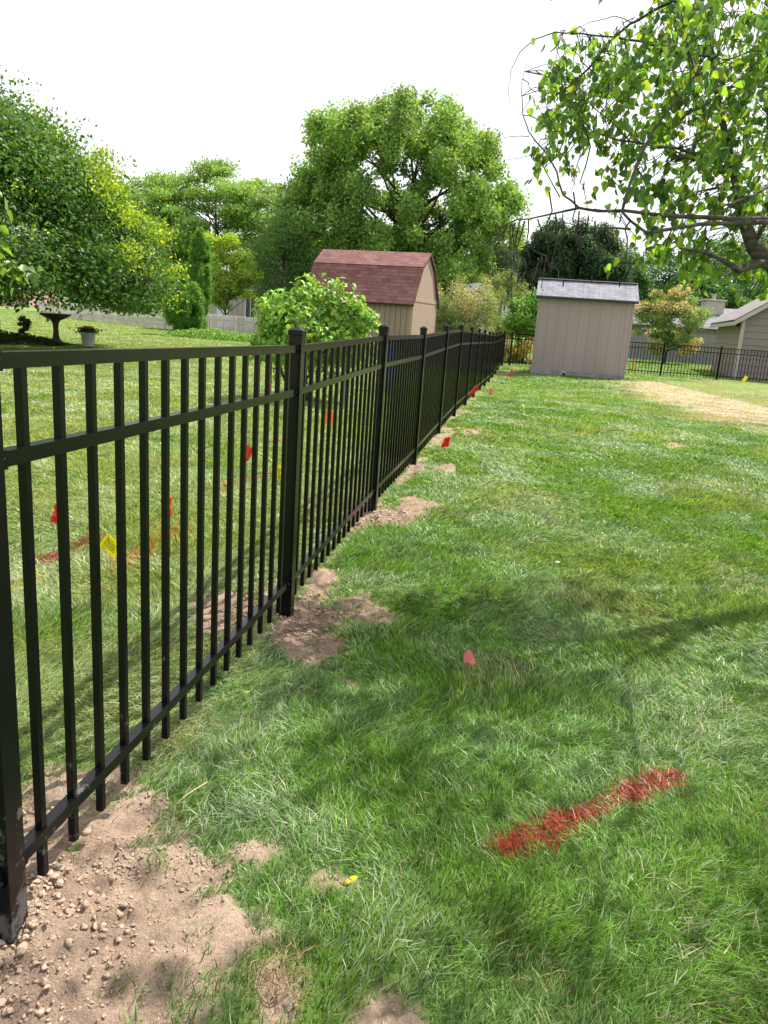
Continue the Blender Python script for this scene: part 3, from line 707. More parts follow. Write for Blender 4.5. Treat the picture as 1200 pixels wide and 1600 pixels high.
# wooden fence behind the colourful shrub
def board_fence(label, A, B, h, step, w, mat, cat='fence', pointed=False, indiv=98, name='wooden_fence', zb=.05, rails=(.35, 1.3), th=.02):
    A = Vector((*A, 0)); B = Vector((*B, 0)); u = B-A; L = u.length; u.normalize(); n = Vector((-u.y, u.x, 0))
    r = thing(name, label, cat, A); m = int(L/step); first = None; rest = MB()
    for z in rails: MB().bar(A+Vector((0, 0, z))+n*.03, B+Vector((0, 0, z))+n*.03, .035, .08).build('rail', mat, r)
    for i in range(int(L/2.4)+1):
        MB().box(A+u*(i*2.4)+n*.09+Vector((0, 0, h/2-.02)), (.09, .09, h), math.atan2(u.y, u.x)).build('post', mat, r)
    for i in range(m):
        c = A+u*((i+.5)*step); dz = random.uniform(-.012, .012)
        def shape(mb, c):
            p = [c-u*w/2+Vector((0, 0, zb)), c+u*w/2+Vector((0, 0, zb))]
            if pointed: p += [c+u*w/2+Vector((0, 0, h-w*.8)), c+u*w*.12+Vector((0, 0, h)), c-u*w*.12+Vector((0, 0, h)), c-u*w/2+Vector((0, 0, h-w*.8))]
            else: p += [c+u*w/2+Vector((0, 0, h)), c-u*w/2+Vector((0, 0, h))]
            mb.prism(p, -n*th)
        j = m-1-i if pointed else i
        if j < indiv:
            if first is None: mb = MB(); shape(mb, c); first = mb.build('picket' if pointed else 'board', mat, r); c0 = c
            else: copyobj(first, r, c-c0+Vector((0, 0, dz)))
        else: shape(rest, c)
    if rest.v: tag(rest.build('picket' if pointed else 'board', mat, r), kind='stuff')
board_fence('tall grey wooden board fence behind the orange-tipped tree', at(950, 540, 50)[:2], at(1150, 540, 46)[:2], 1.75, .15, .142, M_greywood)
board_fence('weathered low picket fence at the far edge of the neighbouring lawn', gnd(60, 492)[:2], gnd(425, 534)[:2], 1.02, .165, .078, M_picket, pointed=True, name='picket_fence', rails=(.28, .78))

# ------------------------------------------------------------------ leaves and trees
def frames(n, out=None, ob=.8, up=.4, droop=0.):
    nr = rng.normal(0, 1, (n, 3))
    if out is not None: nr = nr*.75+out*ob
    nr[:, 2] += up; nr /= np.linalg.norm(nr, axis=1)[:, None]+1e-9
    a = rng.normal(0, 1, (n, 3)); a[:, 2] -= droop; a -= nr*(a*nr).sum(1)[:, None]; a /= np.linalg.norm(a, axis=1)[:, None]+1e-9
    return a, np.cross(nr, a), nr
def leafmesh(name, P, L, W, frs, cols, mat, parent, shape='kite'):
    n = len(P); a, b, nr = frs; o3 = np.array(wloc(parent)[:]) if parent else np.zeros(3)
    a = a*L[:, None]; b = b*W[:, None]
    if shape == 'kite':
        V = np.stack([P-a*.5, P+b*.5-a*.05, P+a*.5, P-b*.5-a*.05], 1); k = 4; pat = np.arange(4); st = np.array([0])
    else:                                # pointed oval leaf folded along its midrib, P is the stalk end
        f = nr*(W*.13)[:, None]; cu = nr*(L*.10)[:, None]
        V = np.stack([P, P+a*.22+b*.46+f, P+a*.62+b*.34+f-cu*.4, P+a-cu*1.5, P+a*.62-b*.34+f-cu*.4, P+a*.22-b*.46+f], 1); k = 6
        pat = np.array([0, 1, 2, 3, 0, 3, 4, 5]); st = np.array([0, 4])
    lo = (np.arange(n)[:, None]*k+pat).ravel(); ss = (np.arange(n)[:, None]*len(pat)+st).ravel()
    me = mesh_np(name, V.reshape(-1, 3), lo, ss, np.repeat(cols, k, 0), o3)
    return link(name, me, mat, parent)
def curve(p0, p1, sag, n=6, jit=0.):
    p0 = np.array(p0, float); p1 = np.array(p1, float); out_ = []
    for i in range(n+1):
        t = i/n; p = p0*(1-t)+p1*t; p = p+np.array([0, 0, sag*4*t*(1-t)])+(rng.normal(0, jit, 3) if 0 < i < n else 0); out_.append(p)
    return out_

def tree(name, label, cat, base, C, R, nclump, per, leaf, col, crad=(.16, .28), shell=.55, trunk=.2, limbs=14, barkm=None,
         zmin=None, flat=.8, yellow=0, ycol=(.24, .28, .03), func=None, colvar=.22, group=None, trunkw=True, asp=.62, upb=.5, mat=None, clumps=None):
    base = np.array([base[0], base[1], base[2] if len(base) > 2 else float(gz(base[0], base[1]))]); r = thing(name, label, cat, base, group)
    C = np.array(C, float); R = np.array(R, float); cs, rs = [], []
    if clumps is not None: cs, rs = clumps
    k = 0
    while len(cs) < nclump and k < nclump*60:
        k += 1; d = rng.normal(0, 1, 3); d /= np.linalg.norm(d); q = d*(shell+(1-shell)*rng.random()**.6)
        p = C+q*R
        if zmin is not None and p[2] < zmin: continue
        if func is not None and not func(p): continue
        rr = R.mean()*rng.uniform(*crad)
        if cs and min(np.linalg.norm((p-c)/np.array([1, 1, .8])) for c in cs) < rr*.45 and rng.random() < .8: continue
        cs.append(p); rs.append(rr)
    cs = np.array(cs); rs = np.array(rs)
    cnt = np.maximum(20, (per*(rs/rs.mean())**2).astype(int)); idx = np.repeat(np.arange(len(cs)), cnt); n = len(idx)
    d = rng.normal(0, 1, (n, 3)); d /= np.linalg.norm(d, axis=1)[:, None]
    rad = rng.random(n)**.42*(1+.28*rng.normal(0, 1, n)*(rng.random(n) < .25))
    P = cs[idx]+np.where((rng.random(n) < .55)[:, None], d*(rs[idx]*rad)[:, None], np.clip(rng.normal(0, .55, (n, 3)), -1.05, 1.05)*rs[idx][:, None])*np.array([1, 1, flat])
    if zmin is not None: zm = zmin+(fbm(P[:, 0]*1.3, P[:, 1]*1.3, 77)-.5)*.9; P[:, 2] = np.where(P[:, 2] < zm, zm+rng.random(n)*.3+rng.normal(0, .06, n), P[:, 2])
    ov = P-C; ov /= np.linalg.norm(ov, axis=1)[:, None]+1e-9
    f = frames(n, d*.6+ov*.5, .8, upb)
    L = leaf*rng.uniform(.65, 1.3, n)
    cv = rng.uniform(1-colvar, 1+colvar, len(cs)); cy = (rng.random(len(cs)) < yellow)
    c = np.array(col)[None]*cv[idx][:, None]*rng.uniform(.72, 1.3, (n, 1))
    c[:, 0] *= rng.uniform(.8, 1.25, n)
    ym = cy[idx] & (rad > .55) & (rng.random(n) < .65); c[ym] = np.array(ycol)*rng.uniform(.7, 1.25, (ym.sum(), 1))
    leafmesh('crown', P, L, L*asp, f, c, mat or M_leaf, r)
    tb = MB(); top = C+np.array([0, 0, R[2]*.45]) if trunk > 0 else None
    if trunk > 0:
        pts = curve(base+[0, 0, -.1], [C[0]+R[0]*.04, C[1], C[2]+R[2]*.5], 0, 8, trunk*.25)
        H = pts[-1][2]-pts[0][2]; tb.tube(pts, [trunk*(1.25 if i == 0 else 1-.1*i) for i in range(9)], 9)
        ch = rng.permutation(len(cs))[:limbs]
        for j in ch:
            q = cs[j]; t = np.clip((q[2]-base[2])/H-.28*rng.random()-.12, .22, .85); ti = t*8; i0 = int(ti); s0 = pts[i0]*(1-(ti-i0))+pts[min(8, i0+1)]*(ti-i0)
            r0 = trunk*(1-.85*t)*.62
            tb.tube(curve(s0, q+(q-C)*.12, np.linalg.norm(q-s0)*.06, 6, trunk*.22), [r0*(1-.13*i) for i in range(7)], 6)
        tb.build('trunk', barkm or M_bark, r, smooth=True)
    return r

# drooping dense tree on the left
def ltree_ok(p):
    x, y, z = pix(p); return (x[0] > -420) and (p[1] < 24)
tree('broad_tree', 'big dense dark green tree drooping low over the birdbath on the left', 'tree', (-13.2, 20), (-13.2, 20.2, 1.1), (6.9, 5.4, 5.1), 300, 640, .105,
     (.080, .165, .035), (.08, .19), .78, .30, 40, zmin=1.12, yellow=.0, func=ltree_ok, flat=.75)
# fresh yellow-green shoots on its right side: their own leaves
def shoots():
    r = [o for o in COL.objects if o.name == 'broad_tree'][0]
    n0 = 700; P = []; 
    for _ in range(n0*20):
        d = rng.normal(0, 1, 3); d /= np.linalg.norm(d); p = np.array([-13.2, 20.2, 1.1])+d*np.array([7.4, 5.85, 5.5])*rng.uniform(.95, 1.04)
        x, y, z = pix(p)
        if p[2] < 1.2 or p[1] > 21 or not (10 < x[0] < 305): continue
        if vn(x/28, y/28, 5)[0] < .52: continue
        if rng.random() > (.8 if (x[0] > 150 and 230 < y[0] < 440) else .06): continue
        P.append(p)
        if len(P) >= n0: break
    P = np.array(P); m = 30; Q = np.repeat(P, m, 0)+rng.normal(0, 1, (len(P)*m, 3))*np.array([.17, .17, .12]); n = len(Q)
    c = np.array([.40, .52, .045])*rng.uniform(.55, 1.25, (n, 1)); c[rng.random(n) < .4] = (.16, .28, .04)
    o = leafmesh('young_leaves', Q, np.full(n, .095)*rng.uniform(.7, 1.2, n), np.full(n, .055), frames(n, None, 0, .5), c, M_leaf, r)
    o['label'] = 'bright yellow-green young leaves on the sunny right side'
shoots()

g_maple = (.19, .32, .08)
C = at(640, 335, 52)
def maple_clumps():
    cs, rs = [], []
    for (x, y, r_, n) in ((560, 220, 75, 22), (650, 190, 70, 22), (730, 235, 60, 16), (600, 300, 80, 20), (520, 260, 45, 12), (690, 320, 80, 20), (770, 300, 50, 13), (480, 310, 40, 9),
                          (560, 370, 60, 16), (650, 390, 75, 18), (720, 395, 60, 14), (790, 350, 35, 7), (620, 165, 30, 6), (700, 170, 30, 5), (520, 190, 30, 6), (760, 215, 25, 4)):
        for _ in range(int(n*2.0)):
            a = rng.uniform(0, 2*PI); q = rng.random()**.5*r_; p = at(x-8+q*math.cos(a)*.96, y+18+q*math.sin(a)*.86, 52)
            dy = 6.5*math.sqrt(max(0, 1-((p[0]-C[0])/9.2)**2))*rng.uniform(-1, 1); p = (p-[0, 0, CAMH])*((52+dy)/52)+[0, 0, CAMH]
            cs.append(p); rs.append(rng.uniform(.40, .82))
    return cs, rs
cs_, rs_ = maple_clumps()
tree('maple_tree', 'tallest maple tree towering behind the red-roofed shed', 'tree', (C[0]-.3, 52), C, (8, 6.5, 7.5), 0, 330, .20, g_maple, trunk=.36, limbs=60, flat=1.1, clumps=(cs_, rs_), asp=.7, colvar=.25)
C = at(330, 345, 72)
tree('locust_tree', 'wide airy light green tree with flat layered branches on the horizon', 'tree', (C[0]+1, 72), (C[0], 72, C[2]-.8), (9.8, 5, 5.6), 190, 420, .25, (.21, .35, .085), (.13, .22), .35, .3, 40, flat=.42, asp=.55, colvar=.2)
C = at(352, 420, 44)
tree('young_maple', 'small yellow-green tree with thin trunk in front of the pale house', 'tree', (at(351, 500, 44)[0], 44), C, (1.65, 1.5, 2.05), 60, 380, .13, (.24, .37, .06), (.22, .34), .35, .07, 16, flat=.6, yellow=.3, ycol=(.40, .55, .05))
C = at(440, 412, 48)
tree('round_tree', 'rounded mid green tree left of the red shed roof', 'tree', (C[0], 48), C, (2.15, 2, 2.7), 75, 480, .13, (.12, .22, .06), (.20, .32), .4, .1, 14, flat=1.3, upb=.9, asp=.45)
C = at(895, 410, 62)
tree('evergreen_tree', 'broad dark green domed tree directly behind the tan shed', 'tree', (C[0], 62), (C[0], 62, C[2]-.4), (4.0, 3.8, 3.4), 170, 620, .19, (.04, .085, .04), (.14, .22), .5, .3, 10, flat=.9)
# far background trees
bgt = [(735, 425, 82, 5.2, 4.2, (.045, .085, .04), 'hazy green tree low behind the right side of the tall maple'), (500, 395, 66, 4.0, 4.6, (.05, .10, .035), 'dark bushy tree filling the gap between round tree and maple'),
       (462, 352, 80, 2.8, 3.6, (.045, .09, .035), 'dark green tree rising behind the round tree'),
       (1010, 440, 90, 5, 3.6, (.045, .095, .04), 'leafy tree between the dark domed tree and the orange-tipped one'), (1165, 430, 95, 7.5, 4.8, (.05, .10, .045), 'tall tree above the garage ridge'),
       (1120, 470, 75, 2.6, 2.2, (.06, .13, .04), 'small rounded tree beside the stone chimney'), (820, 440, 90, 4, 4.5, (.035, .075, .035), 'dark tree top between maple and domed tree'),
       (975, 440, 80, 2.4, 4.2, (.05, .10, .04), 'narrow green tree right of the domed tree'), (1240, 440, 80, 6, 5.5, (.045, .09, .04), 'dark tree at the far right edge above the garage'), (265, 380, 78, 4, 3.6, (.055, .11, .035), 'low tree behind the columnar evergreen'), (670, 440, 70, 4.5, 3.2, (.04, .085, .035), 'shadowy green tree right behind the red shed gable'), (560, 455, 66, 5, 3, (.04, .085, .03), 'low dark tree hidden behind the red shed roof')]
for (px_, py_, d_, rx_, rz_, c_, lb) in bgt:
    C = at(px_, py_, d_)
    tree('background_tree', lb, 'tree', (C[0], d_), C, (rx_, rx_*.8, rz_), int(18+rx_*8), 330, .26, tuple(1.7*v for v in c_), (.2, .32), .45, .2, 8, flat=.8, group='trees beyond the gardens')
def treeline():
    n = 52000; t = rng.random(n); px_ = rng.uniform(-500, 1700, n)
    d_ = rng.uniform(105, 118, n); x = (px_-620)/1200*d_; h = 5.0+4.0*fbm(x*.11, 0*x, 7, 3)+1.6*vn(x*.5, 0*x, 9)
    z = h*rng.random(n)**.7; P = np.stack([x, d_, z], 1); c = np.array([.08, .15, .065])*rng.uniform(.6, 1.3, (n, 1))*(.8+.4*vn(x*.2, z*.3, 4))[:, None]
    o = leafmesh('far_woods', P, rng.uniform(.5, .9, n), rng.uniform(.35, .6, n), frames(n, np.array([[0, -1, .3]]), .8, .4), c, M_leaf, None)
    tag(o, 'continuous low line of woods closing the view beyond all gardens', 'woods', kind='stuff')
treeline()
# shrubs
C = at(735, 472, 34)
tree('mixed_shrub', 'tall loose shrub with reddish cream tips between red shed and corner', 'shrub', (C[0], 34), (C[0], 34, C[2]-.35), (1.75, 1.1, 1.5), 60, 330, .075, (.24, .29, .12), (.16, .28), .3, .05, 14, flat=1.1, yellow=.3, ycol=(.55, .45, .32), asp=.5)
C = at(775, 480, 36)
tree('mixed_shrub', 'olive green shrub right of the reddish cream one, behind the fence', 'shrub', (C[0]+.2, 36), (C[0]+.2, 36, C[2]-.2), (1.4, 1.1, 1.6), 50, 330, .08, (.18, .24, .08), (.16, .28), .3, .05, 12, flat=1.1, yellow=.2, ycol=(.5, .48, .22), asp=.5)
C = at(700, 500, 33)
tree('mixed_shrub', 'low dark green shrub touching the right wall of the red-roofed shed', 'shrub', (C[0], 33), (C[0], 33, C[2]-.4), (1.0, .9, 1.3), 36, 300, .075, (.13, .21, .07), (.2, .32), .3, .04, 8, flat=1.1, asp=.5)
C = at(825, 492, 31.5)
tree('leafy_bush', 'bright green large-leaved bush left of the plain tan shed', 'shrub', (C[0], 31.5), (C[0], 31.5, C[2]-.2), (.95, .9, 1.2), 36, 240, .12, (.16, .32, .06), (.22, .34), .3, .04, 8, flat=.9, upb=.9)
C = at(817, 548, 30)
tree('golden_shrub', 'low shrub with golden and orange leaves seen through the corner fence', 'shrub', (C[0], 30), (C[0], 30, .55), (1.1, .7, .55), 22, 240, .07, (.13, .16, .04), (.25, .4), .3, .02, 4, yellow=.6, ycol=(.45, .28, .08))
C = at(1048, 500, 44)
tree('orange_tipped_tree', 'small tree with orange and cream tipped leaves beyond the right fence', 'tree', (C[0], 44), (C[0], 44, C[2]-.15), (1.85, 1.6, 2.0), 75, 300, .12, (.20, .30, .10), (.17, .3), .35, .07, 14, flat=.55, yellow=.30, ycol=(.66, .48, .26), asp=.55)
for (px_, py_, d_, rx_, rz_, zc_, lb, yl) in ((312, 440, 36.5, .46, 2.25, 2.45, 'narrow columnar evergreen beside the round clipped one', .0), (288, 485, 35.2, .80, 1.22, 1.22, 'squat rounded evergreen at the end of the picket fence', .0)):
    x_ = at(px_, 500, d_)[0]
    tree('arborvitae', lb, 'evergreen', (x_, d_), (x_, d_, zc_), (rx_, rx_, rz_), 170, 380, .075, (.125, .28, .045), (.12, .2) if rx_ > .6 else (.10, .14), .72, .06, 6, flat=1.5, asp=.4, upb=.6, colvar=.12)

def groundcover(label, x0, x1, y0, y1, h, col, n, leaf):
    x = rng.uniform(x0, x1, n); y = rng.uniform(y0, y1, n); e = np.clip(1-((x-(x0+x1)/2)/((x1-x0)/2))**4, 0, 1)*np.clip(1-((y-(y0+y1)/2)/((y1-y0)/2))**4, 0, 1)
    z = h*rng.random(n)**.6*(.5+.7*fbm(x*1.5, y*1.5, 6))*e; P = np.stack([x, y, z+gz(x, y)], 1)
    c = np.array(col)*rng.uniform(.6, 1.4, (n, 1)); o = leafmesh('ground_cover', P, leaf*rng.uniform(.7, 1.3, n), leaf*.6*np.ones(n), frames(n, None, 0, .9), c, M_leaf, None)
    tag(o, label, 'ground cover', kind='stuff')
groundcover('dark low ground cover round the foot of the birdbath', -17, -9.4, 20.6, 23.2, .34, (.035, .075, .02), 16000, .09)
groundcover('fresh green ground cover along the foot of the picket fence', -10.2, -5.6, 33.0, 36.0, .42, (.18, .34, .07), 9000, .12)
C = at(37, 520, 22)
tree('small_shrub', 'little upright dark sapling left of the birdbath', 'shrub', (C[0], 22), (C[0], 22, .45), (.2, .16, .2), 12, 160, .055, (.07, .14, .04), (.3, .5), .3, .02, 4)

# vine mound
def vine():
    X0, Y0 = -1.22, 11.1
    r = thing('grape_vine', 'big-leaved light green vine mound just behind the fence', 'vine', (X0, Y0, float(gz(X0, Y0))))
    P = []; Nn = []
    for k in range(26000):
        d = rng.normal(0, 1, 3); d /= np.linalg.norm(d); s = rng.uniform(.72, 1.04)
        p = np.array([X0, Y0, .98])+d*np.array([.80, .7, .70])*s*(1+.16*math.sin(3.1*math.atan2(d[1], d[0])+2.2)+.10*math.sin(7*d[2]+3*d[0]))
        if p[2] < .62: 
            if rng.random() > .10: continue
            p[2] = rng.uniform(.12, .65)
        P.append(p); Nn.append(d)
        if len(P) > 6000: break
    # runner reaching right and hanging runners
    for q in range(200):
        t = rng.random(); P.append(np.array([X0+.55+.42*t, Y0-.3, 1.42-.25*t**1.5])+rng.normal(0, .05, 3)); Nn.append(np.array([0, -.5, .8]))
    P = np.array(P); Nn = np.array(Nn); n = len(P); L = rng.uniform(.05, .092, n)
    c = np.array([.22, .42, .08])*rng.uniform(.65, 1.3, (n, 1)); c[rng.random(n) < .16] = (.38, .48, .07); c[rng.random(n) < .25] *= .6
    a, b, nr = frames(n, Nn, 1.0, .35, 1.2)
    leafmesh('foliage', P, L, L*.95, (a, b, nr), c, M_leafglossy, r, 'leaf')
    st = MB()
    for k in range(16):
        a_ = rng.uniform(0, 2*PI); st.tube(curve((X0+.3*math.cos(a_)*rng.random(), Y0+.25*math.sin(a_), 0.0), (X0+.7*math.cos(a_), Y0+.6*math.sin(a_), rng.uniform(.9, 1.5)), .1, 7, .04), [.022*(1-.1*i) for i in range(8)], 6)
    st.build('stems', M_bark, r, smooth=True)
    sp = MB()
    for sx in (-.55, .55): sp.box((X0+sx, Y0, .7), (.06, .06, 1.4))
    for z in (.5, .95, 1.35): sp.tube([(X0-.6, Y0, z), (X0+.6, Y0, z)], .008, 6)
    sp.build('trellis', M_greywood, r)
vine()

# ------------------------------------------------------------------ birch on the right
def birch():
    B = np.array([2.62, 3.95, float(gz(2.6, 3.9))])
    r = thing('birch_tree', 'near birch tree arching over the lawn from the right edge', 'tree', B)
    def path(pts): return [at(x, y, d) for x, y, d in pts]
    mains = [
     ([(1330,700,3.9),(1290,560,3.85),(1250,450,3.8),(1200,404,3.75),(1178,388,3.75),(1162,345,3.8),(1146,262,3.85),(1132,205,3.9),(1112,100,3.95),(1112,10,4.0),(1105,-120,4.1),(1120,-260,4.3)], [.105,.10,.085,.075,.058,.044,.034,.026,.019,.014,.010,.006]),
     ([(1290,560,3.85),(1340,350,3.8),(1390,150,3.8),(1420,-100,3.9),(1440,-400,4.0)], [.06,.045,.032,.022,.014]),
     ([(1215,408,3.75),(1185,412,3.7),(1155,422,3.65),(1128,405,3.62),(1098,393,3.6),(1062,388,3.6)], [.040,.032,.026,.018,.013,.009]),
     ([(1320,352,3.8),(1200,342,3.6),(1160,343,3.55),(1120,340,3.55),(1050,338,3.6),(975,329,3.7),(905,325,3.85),(868,333,3.95),(827,342,4.1),(792,350,4.3),(762,372,4.5)], [.03,.020,.018,.016,.014,.0115,.008,.006,.0048,.0035,.002]),
     ([(1300,340,3.7),(1200,347,3.5),(1130,349,3.45),(1060,356,3.4),(1012,365,3.38),(985,345,3.35),(972,331,3.3),(985,285,3.3),(1000,245,3.3),(1020,205,3.3),(1062,152,3.3),(1100,100,3.3)], [.022,.017,.0145,.012,.011,.009,.008,.008,.0075,.007,.006,.004]),
     ([(905,325,3.85),(880,305,3.85),(870,268,3.9),(850,235,3.9),(826,205,3.95),(817,180,4.0),(814,135,4.0),(823,100,4.0)], [.006,.0055,.005,.0042,.0035,.003,.002,.0015]),
     ([(875,308,3.9),(850,262,4.0),(828,243,4.05),(790,250,4.2)], [.004,.003,.002,.0012]),
     ([(826,213,3.95),(800,213,4.1),(775,218,4.2)], [.0025,.002,.001]),
     ([(1190,-150,3.9),(1110,-30,3.8),(1045,5,3.7),(1012,22,3.7),(985,37,3.7),(950,68,3.72),(920,107,3.75),(890,135,3.8),(868,150,3.8)], [.02,.016,.011,.010,.009,.008,.006,.004,.002]),
     ([(1120,90,3.6),(1035,78,3.7),(1005,65,3.75),(960,58,3.8),(905,52,3.85),(868,50,3.9),(835,62,3.95),(812,82,4.0),(798,110,4.05),(794,140,4.05),(797,172,4.05)], [.009,.008,.007,.006,.0045,.0038,.003,.0025,.002,.0015,.001]),
     ([(985,35,3.7),(960,25,3.7),(920,35,3.75),(895,48,3.8)], [.003,.0025,.0018,.001]),
     ([(1110,250,3.8),(1060,232,3.6),(1028,229,3.6),(985,221,3.6),(950,214,3.62),(925,205,3.65),(905,180,3.65)], [.012,.009,.008,.006,.005,.004,.003]),
     ([(985,221,3.6),(955,190,3.6),(930,170,3.6),(905,150,3.6)], [.004,.003,.0025,.0015]),
     ([(1140,262,3.8),(1100,252,3.75),(1060,245,3.7)], [.01,.007,.004]),
     ([(1160,300,3.8),(1120,293,3.75),(1085,300,3.7)], [.008,.006,.004]),
     ([(1320,60,3.7),(1240,100,3.6),(1200,112,3.55),(1150,130,3.55),(1100,165,3.6),(1070,180,3.6)], [.02,.014,.01,.008,.006,.004]),
     ([(1330,300,3.7),(1240,310,3.3),(1200,292,3.2),(1150,315,3.15),(1110,340,3.1)], [.016,.01,.008,.006,.004]),
     ([(1178,380,3.75),(1200,340,3.7),(1210,260,3.7),(1200,180,3.7),(1215,60,3.7),(1210,-80,3.8)], [.02,.015,.012,.01,.008,.005]),
     ([(985,358,3.4),(940,356,3.5),(905,354,3.55),(880,348,3.6)], [.006,.0045,.003,.0015]),
     ([(1390,150,3.8),(1300,-60,3.3),(1180,-260,2.9),(1000,-420,2.7)], [.022,.016,.01,.005]),
     ([(1420,-100,3.9),(1300,-250,4.3),(1150,-350,4.8),(1000,-400,5.2)], [.018,.013,.009,.004]),
     ([(1390,150,3.8),(1500,60,3.2),(1600,-100,2.7),(1700,-300,2.3)], [.022,.016,.011,.006]),
    ]
    allp = []
    tr = MB(); trunk_pts = [B+[0, 0, -.1], B+[.0, 0, .45], at(1330, 700, 3.9)]
    tr.tube(trunk_pts+[at(x, y, d) for x, y, d in mains[0][0][1:]], [.12, .10, .08]+[v*.58 for v in mains[0][1][1:]], 12); tr.build('trunk', M_birch, r, smooth=True)
    bb = MB()
    for pts, rad in mains:
        w = path(pts); allp += [w[0]*(1-t)+w[1]*t for t in (.5,)]
        for i in range(len(w)-1):
            for t in (0, .33, .66): allp.append(w[i]*(1-t)+w[i+1]*t)
        if pts is mains[0][0]: continue
        # slightly crooked: insert jittered midpoints
        ww, rr = [w[0]], [rad[0]]
        for i in range(len(w)-1):
            L = np.linalg.norm(w[i+1]-w[i]); ww += [(w[i]+w[i+1])/2+rng.normal(0, L*.025, 3), w[i+1]]; rr += [(rad[i]+rad[i+1])/2, rad[i+1]]
        bb.tube(ww, [v*(.62 if v > .008 else .8) for v in rr], 8)
    bb.build('branches', M_birch, r, smooth=True)
    allp = np.array(allp)
    # leaf regions on the photograph: polygon, twigs, nearest and farthest distance, leaf length
    regs = [([(975,60),(1010,0),(1260,-20),(1280,430),(1220,345),(1140,330),(1080,300),(1030,320),(985,300),(1000,240),(985,190),(965,120)], 165, 3.35, 4.8, .048),
            ([(1040,-60),(1300,-80),(1300,160),(1080,150),(1020,60)], 90, 3.1, 4.5, .048),
            ([(1000,130),(1240,120),(1260,330),(1080,300),(1010,250)], 85, 3.4, 4.9, .050),
            ([(1000,310),(1080,330),(1230,350),(1230,330),(1080,300),(1010,290)], 20, 3.7, 4.3, .058),
            ([(985,370),(1040,360),(1150,400),(1230,420),(1230,440),(1120,425),(1040,400),(985,395)], 40, 3.7, 4.3, .056),
            ([(840,110),(880,70),(960,60),(975,120),(960,170),(900,170),(850,150)], 30, 3.6, 4.2, .046),
            ([(828,165),(880,140),(930,150),(935,220),(900,250),(860,265),(838,220)], 30, 3.6, 4.2, .046),
            ([(935,230),(985,215),(1010,290),(975,300),(945,280)], 9, 3.6, 4.0, .05),
            ([(960,150),(1000,130),(1000,200),(960,190)], 8, 3.5, 4.1, .05)]
    P, A_, S, twigs = [], [], [], MB()
    def twig(p, L, leaf, n, down=.8):
        a = rng.uniform(0, 2*PI); d = np.array([math.cos(a), math.sin(a), -down]); d /= np.linalg.norm(d)
        pts = [p]; q = p.copy()
        for i in range(5):
            d = d+np.array([0, 0, -.28])+rng.normal(0, .1, 3); d /= np.linalg.norm(d); q = q+d*L/5; pts.append(q.copy())
        dm = np.linalg.norm(allp-p, axis=1); j = dm.argmin()
        xx, yy, ff = pix(np.array([p])); vis_ = ff[0] and -30 < xx[0] < 1230 and -30 < yy[0] < 1630
        if dm[j] < (.5 if vis_ else 0): twigs.tube(curve(allp[j], p, dm[j]*.08, 3, .012)[:-1]+pts, [.0024, .0022, .0019]+[.0017, .0015, .0012, .001, .0008, .0006], 4, False)
        for i in range(n):
            t = rng.random()*4.99; i0 = int(t); s0 = pts[i0]*(1-(t-i0))+pts[i0+1]*(t-i0)
            s0 = s0+rng.normal(0, .022, 3); P.append(s0); S.append(leaf*rng.uniform(.6, 1.2))
    for poly, cnt, d0, d1, leaf in regs:
        xs_ = [p[0] for p in poly]; ys_ = [p[1] for p in poly]; k = 0
        while k < cnt:
            x = rng.uniform(min(xs_), max(xs_)); y = rng.uniform(min(ys_), max(ys_))
            if polyd(np.array([x]), np.array([y]), poly)[0] < 0: continue
            k += 1; twig(at(x, y-25, rng.uniform(d0, d1)), rng.uniform(.10, .26), leaf, rng.integers(7, 14))
    # crown beyond the picture's edges: above and to the right
    k = 0
    while k < 640:
        d = rng.normal(0, 1, 3); d /= np.linalg.norm(d); p = np.array([2.3, 3.6, 3.45])+d*np.array([2.3, 2.3, 1.7])*rng.uniform(.35, 1)
        x, y, f = pix(p)
        if f[0] and -60 < x[0] < 1260 and -5 < y[0] < 1700: continue
        if p[2] < 1.5: continue
        if f[0] and y[0] > -80 and y[0] < 1600 and x[0] < 1240: continue
        k += 1; twig(p, rng.uniform(.3, .7), .062, 6)
    P = np.array(P); S = np.array(S); n = len(P)
    x, y, f = pix(P); inf = f & (x > -10) & (x < 1210) & (y > -10) & (y < 1610)
    # twigs wander; leave out leaves that ended up away from any branch
    far_ = np.array([np.min(np.linalg.norm(allp-q, axis=1)) for q in P])
    ok_ = ~(inf & ((x < 825) | ((x < 985) & (y < 45)) | (far_ > .55) | ((S > .056) & (x < 1000)))); P = P[ok_]; S = S[ok_]; n = len(P)
    nr = rng.normal(0, 1, (n, 3)); nr[:, 2] *= .5; nr /= np.linalg.norm(nr, axis=1)[:, None]
    a = rng.normal(0, .55, (n, 3)); a[:, 2] -= 1.0; a -= nr*(a*nr).sum(1)[:, None]; a /= np.linalg.norm(a, axis=1)[:, None]
    b = np.cross(nr, a)
    c = np.array([.15, .27, .06])*rng.uniform(.5, 1.6, (n, 1)); yl = rng.random(n) < .14; c[yl] = np.array([.28, .38, .05])*rng.uniform(.8, 1.1, (yl.sum(), 1)); dk = rng.random(n) < .2; c[dk] = np.array([.08, .17, .07])
    leafmesh('leaves', P, S, S*.78, (a, b, nr), c, M_birchleaf, r, 'leaf')
    # bare drooping twiglets with dark catkins on the left side
    ckl = []; 
    class CK:
        def tube(s, pts, *a): ckl.append(np.array(pts[0], float))
    ck = CK()
